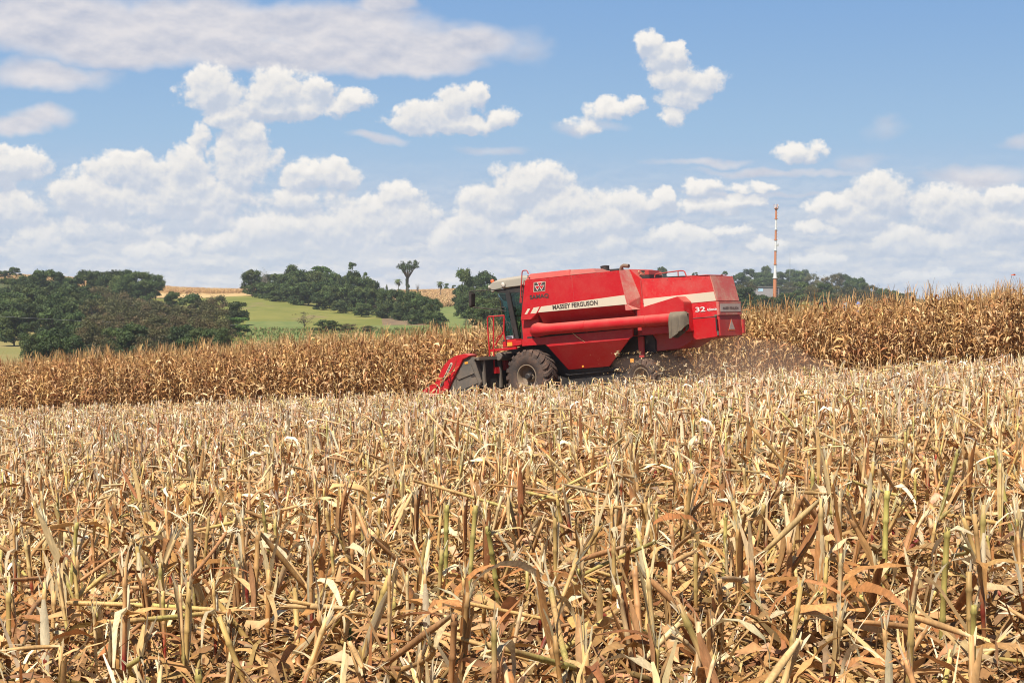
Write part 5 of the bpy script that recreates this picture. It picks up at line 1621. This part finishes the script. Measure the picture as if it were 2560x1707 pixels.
plant(872, 811, 42, 272, 'brown', 'greyish airy bush right of the dark round bush')
plant(920, 822, 34, 268, 'brown', 'small airy bush right of the greyish bush')
plant(996, 692, 42, 520, 'palm', 'palm tree on the maize hill left of the tall vase-shaped tree')
plant(1101, 698, 40, 470, 'palm', 'palm tree on the maize hill right of the tall vase-shaped tree')
plant(1019, 654, 52, 505, 'vase', 'tall open-crowned vase-shaped tree with ivy-clad trunk on the skyline')
plant(1044, 708, 16, 500, 'bare', 'small bare tree beside the foot of the vase-shaped tree')
plant(967, 713, 9, 510, 'column', 'tiny dark column-shaped tree on the skyline left of the first palm')
plant(1117, 709, 15, 590, 'bush', 'small round bush on the skyline right of the second palm')
plant(1135, 713, 12, 595, 'bush', 'smallest skyline bush between palm and the tree group behind the cab')
# --- group behind the cab
plant(1160, 674, 42, 360, 'dense', 'tall dark tree left of the cab at the left end of its group')
RL, RLg = 'dark tree in the group standing behind the harvester cab', 'trees behind the harvester cab'
for x, y, w_ in ((1218,682,52),(1188,694,50),(1158,714,46),(1195,720,60),(1230,715,60),(1152,745,36),(1200,748,60),(1240,745,60),(1275,730,60),(1172,735,46),(1222,762,60),(1265,765,60),(1310,740,60)):
    plant(x, y, w_, 350 + rng.uniform(-10, 8), 'dense', RL, RLg)
plant(1170, 757, 44, 330, 'light', 'lighter green low tree left of the cab under the dark group')
# --- hill on the right, beyond the harvester
plant(1655, 668, 23, 690, 'dense', 'round-topped tree showing above the harvester roof rail')
plant(1738, 679, 16, 760, 'umbrella', 'small umbrella tree showing above the harvester hood')
plant(1812, 675, 17, 760, 'umbrella', 'small flat-topped tree showing above the rear of the harvester')
plant(1914, 668, 28, 880, 'dense', 'round tree topping the right hill just left of the red and white mast')
HL, HLg = 'grey-green tree on the crest of the right hill', 'crest trees of the right hill'
for x, y, w_ in ((1846,684,34),(1871,675,40),(1892,684,40),(1946,680,34),(1977,676,38),(1994,680,36),(2013,677,26),(2030,686,36),(2061,694,40),(2091,686,38),(2114,688,34),(2128,697,36),(2146,698,38),(2160,708,34),(2176,714,32),(2192,719,34),(2208,722,36),(2230,728,32),(2250,734,30),(1930,686,40)):
    plant(x, y, w_, 880 + rng.uniform(-15, 15), 'dense' if rng.random() < .6 else 'brown', HL, HLg, hp=44 if 1860 < x < 1990 else None)
plant(2275, 732, 26, 870, 'dense', 'last small round tree at the right end of the right hill')
IL, ILg = 'grey-green tree lower on the slope of the right hill', 'slope trees of the right hill'
for x, y, w_ in ((1848,715,40),(1868,705,44),(1890,700,40),(1915,698,40),(1955,702,40),(1980,705,44),(2003,706,48),(2028,716,40),(2061,710,45),(2085,716,50),(2116,717,50),(2146,726,48),(2177,732,46),(2205,737,44),(2232,741,36),(2055,732,40),(2100,736,44),(2135,742,40)):
    plant(x, y, w_, 800 + rng.uniform(-20, 20), 'dense' if rng.random() < .5 else 'brown', IL, ILg, hp=34 if 1870 < x < 1990 else None)
JL, JLg = 'dark bushy tree low on the right hill below the mast', 'bushy trees below the mast'
for x, y, w_ in ((1862,722,50),(1842,735,46),(1880,738,46),(1912,739,42),(1938,744,42),(1968,733,46),(1900,752,50),(1860,752,50),(1955,752,44),(1985,748,30)):
    plant(x, y, w_, 610 + rng.uniform(-20, 20), 'dense', JL, JLg)

# ------------------------------------------------------------------ maize still standing on the far hill
def hill_maize():
    n = 26000
    x_px = np.concatenate([rng.uniform(-400, 650, n // 2), rng.uniform(900, 1170, n // 2)])
    D = np.concatenate([rng.uniform(478, 640, n // 2), rng.uniform(405, 640, n // 2)])
    X = (x_px - CXP) / F_PX * D; Y = D
    Z = gz(X, Y)
    px, py = to_px(X, Y, Z)
    ok = ((px < 650) & (py < 744)) | ((px > 890) & (py < 776))
    X, Y, Z = X[ok], Y[ok], Z[ok]; m_ = len(X)
    T_ = []
    for k in range(4):
        g = Geo()
        tube(g, [(0, 0, 0), (0, 0, 1.9)], (.05, .03), CORNC[3] * .8, 3, cap=False)
        for j in range(5):
            a = rng.uniform(0, 6.28); z = .5 + j * .3
            p = np.array((0, 0, z)); d = np.array((math.cos(a), math.sin(a), 0))
            ribbon(g, [p, p + d * .35 + np.array((0, 0, .2)), p + d * .7 - np.array((0, 0, .3))], (.12, .2, .06), (CORNC[rng.integers(5)] * .6 + np.array((.2,.14,.08))), (-d[1], d[0], 0))
        T_.append(g.get())
    o = scatter('hill_maize', T_, rng.integers(0, 4, m_), np.stack([X, Y, Z], -1), rotmats(rng.uniform(0, 6.28, m_), np.abs(rng.normal(0, .1, m_)), rng.uniform(0, 6.28, m_)), np.stack([rng.uniform(.9, 1.3, m_)] * 2 + [rng.uniform(.45, .75, m_)], -1), tints(rng, m_, .95, 1.3), M_CORN)
    tag(o, kind='stuff')
hill_maize()

# tall grass and weeds on the valley floor behind the maize
def valley_grass():
    n = 9000
    x_px = rng.uniform(560, 1420, n); D = rng.uniform(190, 330, n)
    X = (x_px - CXP) / F_PX * D; Y = D; Z = gz(X, Y)
    px, py = to_px(X, Y, Z); ok = (py > 822); X, Y, Z = X[ok], Y[ok], Z[ok]; m_ = len(X)
    T_ = []
    for k in range(5):
        g = Geo(); c = (G_LIGHT + [np.array((.24,.20,.08)), np.array((.17,.17,.06)), np.array((.30,.22,.10))])[k]
        for j in range(7):
            a = rng.uniform(0, 6.28); d = np.array((math.cos(a), math.sin(a), 0)) * rng.uniform(.1, .5)
            p = np.array((rng.normal(0, .2), rng.normal(0, .2), 0))
            ribbon(g, [p, p + d * .4 + np.array((0, 0, .7)), p + d + np.array((0, 0, rng.uniform(.5, 1.1)))], (.1, .14, .04), c * rng.uniform(.8, 1.3), (-d[1], d[0], .05))
        T_.append(g.get())
    o = scatter('valley_grass', T_, rng.integers(0, 5, m_), np.stack([X, Y, Z], -1), rotmats(rng.uniform(0, 6.28, m_), np.abs(rng.normal(0, .1, m_)), rng.uniform(0, 6.28, m_)), rng.uniform(.2, .5, m_), tints(rng, m_, .9, 1.4), M_CORN)
    tag(o, kind='stuff')
valley_grass()

# ------------------------------------------------------------------ mast, building, poles, wire
def plain(name, base, rough=.6, metal=0.0):
    m_, q, o = mat_new(name)
    tcn = q.n('ShaderNodeTexCoord')
    n1 = q.noise(tcn.outputs['Object'], 3.0, 5, .6)
    c = q.mix(q.math('MULTIPLY', q.smooth(n1, .4, .8), .5), base, tuple(b * .6 for b in base))
    principled(q, o, c, rough, .3, metal); return m_
M_ORBAND = plain('orange_band', (.52, .19, .08)); M_WHBAND = plain('white_band', (.66, .64, .61))
M_CONC = plain('concrete_wall', (.30, .27, .26), .9); M_POLE = plain('weathered_wood', (.25, .22, .19), .9)
M_STEEL = plain('galvanised_steel', (.40, .42, .44), .5, .3); M_BLUE = plain('blue_plastic', (.02, .24, .72), .4); M_PBLUE = plain('pale_blue_sheet', (.40, .58, .70), .5)
M_WIRE = plain('wire', (.25, .25, .26), .5)

D_MAST = 560.0
def sil(x0, y0, x1, y1, D):        # two pixels -> points in the plane at distance D
    return at(x0, y0, D), at(x1, y1, D)
base_p = at(1936.5, 730, D_MAST); zg = gz1(base_p.x, base_p.y)
top_p = at(1940.5, 519, D_MAST)
mast = empty('radio_mast', (base_p.x, base_p.y, zg))
tag(mast, 'tall slender mast banded orange and white with an antenna crown on the right hill', 'mast')
H = top_p.z - zg
ys = [730, 696, 662, 627, 601, 575, 548, 519]
hs = [at(1938, y, D_MAST).z - zg for y in ys]; hs[0] = -1.0
lean = (top_p.x - base_p.x) / H
def mast_r(h): return .62 if h < hs[1] else (.62 - .20 * min(1, (h - hs[1]) / 3.5) if h < hs[2] else .42 - .10 * (h - hs[2]) / (H - hs[2]))
for k in range(7):
    h0, h1 = hs[k], hs[k + 1]
    m_ = MB()
    m_.tube([(lean * h, 0, h) for h in np.linspace(h0, h1, 5)], [mast_r(h) for h in np.linspace(h0, h1, 5)], 12)
    for h in (h0 + .05,): m_.lathe([(mast_r(h), 0), (mast_r(h) + .22, 0), (mast_r(h) + .22, .22), (mast_r(h), .22)], (lean * h, 0, h), (0, 0, 1), 12)
    for h in np.arange(max(h0, 1), h1, 1.1): m_.box((lean * h + mast_r(h) * .8, -.22, h), (lean * h + mast_r(h) + .28, .22, h + .08))
    m_.out('mast_section', M_ORBAND if k % 2 == 0 else M_WHBAND, mast)
ct = MB().lathe([(.32, -.9), (.75, -.35), (.75, -.22), (.32, -.22)], (lean * H, 0, H), (0, 0, 1), 14).out('platform', M_ORBAND, mast)
for k in range(7):
    a = 2 * math.pi * k / 7
    MB().tube([(lean * H + .72 * math.cos(a), .72 * math.sin(a), H - .4), (lean * H + .8 * math.cos(a), .8 * math.sin(a), H + rng.uniform(.6, 1.5))], .09, 6).out('antenna', M_ORBAND if k % 2 else M_WHBAND, mast)
MB().lathe([(.02, 0), (.5, .1), (.5, .25), (.02, .25)], (lean * H * .6 + .6, -.4, H * .6), (.6, -1, 0), 12).out('dish', M_WHBAND, mast)
q0 = at(1975, 632, 830); zz = gz1(q0.x, q0.y)
t_ = empty('antenna_pole', (q0.x, q0.y, zz)); tag(t_, 'hair-thin grey antenna pole rising from the trees right of the banded mast', 'antenna pole')
MB().tube([(0, 0, -1), (0, 0, (q0.z - zz) * .6), (0, 0, q0.z - zz)], [.16, .12, .07], 6).out('pole', M_STEEL, t_)
MB().box((-.35, -.05, q0.z - zz - 1.2), (.35, .05, q0.z - zz - 1.1)).out('crossbar', M_STEEL, t_)

def house():
    D = 575
    a, b = at(1890, 716, D), at(1948, 732, D)
    zb = min(gz1(a.x, D), gz1(b.x, D)) - .6
    w_, h = b.x - a.x, a.z - zb
    r_ = empty('equipment_building', (a.x, D, zb)); tag(r_, 'low grey flat-roofed building with a pale window at the foot of the mast', 'building')
    MB().box((0, 0, 0), (w_, 6, h - .25)).out('wall', M_CONC, r_, .03)
    MB().box((-.3, -.35, h - .25), (w_ + .3, 6.3, h)).out('roof', plain('roof_sheet', (.20, .17, .16), .8), r_, .03)
    x0, x1 = at(1894.5, 722, D).x - a.x, at(1908, 722, D).x - a.x
    z0, z1 = at(1900, 729, D).z - zb, at(1900, 721, D).z - zb
    wn = MB().box((x0, -.04, z0), (x1, .03, z1)).out('window', M_STEEL, r_)
    MB().box((x0 + .1, -.06, z0 + .1), (x1 - .1, -.045, z1 - .1)).out('pane', M_PBLUE, wn)
    x0, x1 = at(1938, 722, D).x - a.x, at(1946, 722, D).x - a.x
    MB().box((x0, -.05, .3), (x1, .02, h - .4)).out('door', M_DARK, r_)
house()

def pole(x, ytop, D, name, label, cat, r=.13, bulb=False, arms=False):
    p = at(x, ytop, D); zb = gz1(p.x, p.y)
    r_ = empty(name, (p.x, p.y, zb)); tag(r_, label, cat)
    h = p.z - zb
    MB().tube([(0, 0, -.5), (0, 0, h)], [r, r * .7], 8).out('pole', M_POLE, r_)
    if bulb:
        MB().lathe([(.05, -.2), (.38, -.1), (.42, .15), (.2, .35), (.01, .4)], (.2, -.3, h), (0, -.3, 1), 12).out('lamp_head', M_WHBAND, r_)
        MB().tube([(0, 0, h - .2), (.2, -.2, h)], .05, 6).out('bracket', M_STEEL, r_)
    if arms:
        MB().box((-.9, -.06, h - .35), (.9, .06, h - .2)).out('crossarm', M_POLE, r_)
        for s_ in (-.75, .75): MB().lathe([(.05, 0), (.07, .08), (.04, .16), (.01, .18)], (s_, 0, h - .2), (0, 0, 1), 8).out('insulator', M_WHBAND, r_)
    return p
pole(2069, 727, 520, 'street_lamp', 'lamp pole with a white head against the trees of the right hill', 'street lamp', bulb=True)
pole(2269, 719, 640, 'utility_pole', 'thin utility pole at the right end of the right hill', 'utility pole', arms=True)
pw = [(-90, 785), (0, 791), (201, 802), (408, 810), (596, 813)]
wp = [at(x, y, 240 + (x + 90) * .022) for x, y in pw]
wire_o = MB().tube(wp, .016, 5).out('power_line', M_WIRE, None)
tag(wire_o, 'thin power line sagging across the front of the left grove', 'power line')
pp = pole(-90, 783, 240, 'utility_pole', 'wooden utility pole beyond the left picture edge carrying the power line', 'utility pole', arms=True)

def tank_thing(x, y0, y1, wpx, D, m, label):
    a = at(x, y0, D); b = at(x, y1, D); zb = gz1(a.x, D); r = wpx / 2 / F_PX * D
    h = a.z - zb
    r_ = empty('water_tank', (a.x, D, zb)); tag(r_, label, 'water tank')
    MB().lathe([(r * .92, -.3), (r, .2), (r, h * .75), (r * .93, h * .88), (r * .5, h * .96)], (0, 0, 0), (0, 0, 1), 20).out('tank_body', m, r_, smooth=True)
    MB().lathe([(r * .5, h * .955), (r * .5, h), (.01, h * 1.01)], (0, 0, 0), (0, 0, 1), 20).out('lid', m, r_)
tank_thing(2146, 754, 766, 11, 240, M_BLUE, 'bright blue tank peeping over the maize tassels on the right')
tank_thing(2115, 756, 764, 12, 250, M_PBLUE, 'pale blue tank peeping over the maize tassels left of the bright blue one')

# red dragonfly over the maize at the far right
p = at(2534, 688, 26)
b_ = empty('dragonfly', p); tag(b_, 'tiny red dragonfly hovering in the sky above the maize at far right', 'dragonfly')
m_ = MB(); m_.tube([(-.045, 0, 0), (-.03, 0, .002), (.0, 0, .003), (.018, 0, .004), (.03, 0, .004)], [.004, .006, .009, .012, .008], 8); m_.out('body', M_BEACON, b_, smooth=True)
for sy in (-1, 1):
    for k in (0, 1):
        g = Geo(); x = .012 - .012 * k
        ribbon(g, [(x, sy * .008, .012), (x + .002, sy * .03, .018), (x - .006, sy * .055, .02)], (.008, .013, .007), np.array((.45, .08, .05)), (1, 0, 0))
        obj('wing', g.mesh('wing'), M_WEED, b_)

# ------------------------------------------------------------------ green weeds in the stubble
def weed(x, y, D, n, size, label):
    p = at(x, y, D); z = gz1(p.x, p.y)
    g = Geo(); st = Geo(); c = np.array((.06, .16, .035))
    tube(st, [(0, 0, -.02), (.01, 0, size * .6), (0, .01, size)], (.005, .004, .003), c, 5)
    for k in range(n):
        a = rng.uniform(0, 6.28); zz_ = size * rng.uniform(.25, 1); l_ = size * rng.uniform(.22, .38)
        d = np.array((math.cos(a), math.sin(a), rng.uniform(-.1, .5))); q0_ = np.array((0, 0, zz_))
        ribbon(g, [q0_, q0_ + d * l_ * .4, q0_ + d * l_ * .75 + np.array((0, 0, -.01)), q0_ + d * l_ * 1.05 + np.array((0, 0, -.03))], np.array((.12, .5, .45, .05)) * l_, c * rng.uniform(.7, 1.4), (-d[1], d[0], .1), fold=-.05, cols=2)
    o = empty('weed', (p.x, p.y, z)); tag(o, label, 'weed')
    obj('stem', st.mesh('stem'), M_WEED, o); obj('leaves', g.mesh('leaves'), M_WEED, o)
def gdist(x, y):
    lo, hi = 4.0, 70.0
    for _ in range(50):
        mid = (lo + hi) / 2; p = at(x, y, mid)
        if p.z > gz1(p.x, p.y): lo = mid
        else: hi = mid
    return lo
for x, y, n, s_, lb in ((1792, 1045, 9, .45, 'leafy green weed in the mid stubble below the rear of the harvester'), (1752, 1075, 6, .22, 'low green weed left of the leafy weed below the harvester'), (1830, 1070, 6, .3, 'small green weed right of the leafy weed below the harvester'),
                    (1880, 1050, 5, .3, 'thin green weed farthest right of the weeds below the harvester'), (872, 1640, 7, .14, 'small green seedling on the litter near the bottom left of centre'), (1590, 1672, 6, .2, 'green seedling at the bottom edge right of centre'), (1000, 1505, 3, .12, 'tiny dark green sprout among stalks at the lower centre')):
    weed(x, y, gdist(x, y), n, s_, lb)

# ------------------------------------------------------------------ chaff flying behind the harvester, and its dust
def in_machine(u, v, w_): return Vector(MW @ Vector((u, v, w_)))
n = 2500
u = 3.0 + 4.2 * rng.random(n) ** 1.3; v = rng.normal(1.0, .85, n); hgt = np.abs(rng.normal(0, .55, n)) + .05
ch = np.array([in_machine(a, b, 0)[:] for a, b in zip(u, v)])
ch[:, 2] = gz(ch[:, 0], ch[:, 1]) + np.minimum(hgt, 1.25 - .05 * u) + .1
CF = []
for k in range(8):
    g = Geo(); L_ = rng.uniform(.02, .09)
    dry_leaf(g, rng, (-L_ / 2, 0, 0), 0, L_, rng.uniform(.012, .028), rng.uniform(.5, 3), (PALE + STRAW)[rng.integers(9)], 3, 1, .2)
    CF.append(g.get())
for k in range(2):
    g = Geo()
    for j in range(9):
        L_ = rng.uniform(.06, .14); dry_leaf(g, rng, rng.normal(0, .02, 3), rng.uniform(0, 6.28), L_, .022, rng.uniform(1, 3), (PALE + BROWN)[rng.integers(7)], 3, 1, .2)
    CF.append(g.get())
wh = np.where(rng.random(n) < .05, 8 + rng.integers(0, 2, n), rng.integers(0, 8, n))
scatter('flying_chaff', CF, wh, ch, rotmats(rng.uniform(0, 6.28, n), rng.uniform(0, 3, n), rng.uniform(0, 6.28, n)), rng.uniform(.5, 1.6, n), tints(rng, n, .8, 1.2), M_LITTER)
tag(COL.objects['flying_chaff'], kind='stuff')
# husk ball in the air by the skirt and a straw lying on the side panel
hb = Geo()
for j in range(16):
    dry_leaf(hb, rng, rng.normal(0, .015, 3), rng.uniform(0, 6.28), rng.uniform(.08, .17), .03, rng.uniform(.5, 3), PALE[rng.integers(3)], 4, 1, .2, rise=rng.uniform(-1, 1.2))
o = obj('husk', hb.mesh('husk'), M_LEAF); o.location = in_machine(*(lambda q_: (q_[0], .2, q_[1]))(L(1543, 881, .2)))
tag(o, 'pale torn maize husk flying in front of the lower side panel', 'husk')
sg = Geo(); a_, b_ = L3(1430.5, 831.5, VP - .02), L3(1462.5, 855, VP - .02)
ribbon(sg, [a_, a_ + (b_ - a_) * .4 + Vector((0, 0, -.02)), b_], (.012, .03, .01), PALE[1], (.2, -.3, 1))
o = obj('dry_leaf_strip', sg.mesh('strip'), M_LEAF); o.matrix_world = MW
tag(o, 'dry straw strip stuck slantwise on the red side panel under the auger', 'leaf strip')

def dust_cloud():
    m_, q, o_ = mat_new('dust')
    vol = q.n('ShaderNodeVolumePrincipled')
    vol.inputs['Color'].default_value = (.80, .60, .47, 1)
    vol.inputs['Density'].default_value = .10
    vol.inputs['Anisotropy'].default_value = .2
    q.l(vol.outputs[0], o_.inputs['Volume'])
    bm = bmesh.new(); bmesh.ops.create_icosphere(bm, subdivisions=4, radius=1)
    c = in_machine(5.6, 1.3, .5)
    for v_ in bm.verts:
        d = v_.co.copy(); k = 1 + .16 * math.sin(5 * d.x + 2) * math.cos(4 * d.y) + .12 * math.sin(7 * d.z + 3 * d.x)
        v_.co = d * k
    me = bpy.data.meshes.new('dust'); bm.to_mesh(me); bm.free()
    o = obj('dust', me, m_); o.location = c; o.rotation_euler = (0, -TILT, -PSI); o.scale = (3.0, 2.0, .85)
    tag(o, kind='stuff')
dust_cloud()

# ------------------------------------------------------------------ air between here and the hills
def haze_box():
    m_, q, o_ = mat_new('haze')
    vol = q.n('ShaderNodeVolumePrincipled')
    vol.inputs['Color'].default_value = (.80, .88, 1.0, 1)
    vol.inputs['Density'].default_value = .00015
    vol.inputs['Anisotropy'].default_value = .0
    q.l(vol.outputs[0], o_.inputs['Volume'])
    bm = bmesh.new(); bmesh.ops.create_cube(bm, size=1)
    me = bpy.data.meshes.new('haze'); bm.to_mesh(me); bm.free()
    o = obj('haze', me, m_)
    lo, hi = np.array((-2450.0, -2450.0, -19.0)), np.array((2450.0, 2450.0, 58.0))
    o.location = tuple((lo + hi) / 2); o.scale = tuple(hi - lo)
    tag(o, kind='stuff')
haze_box()
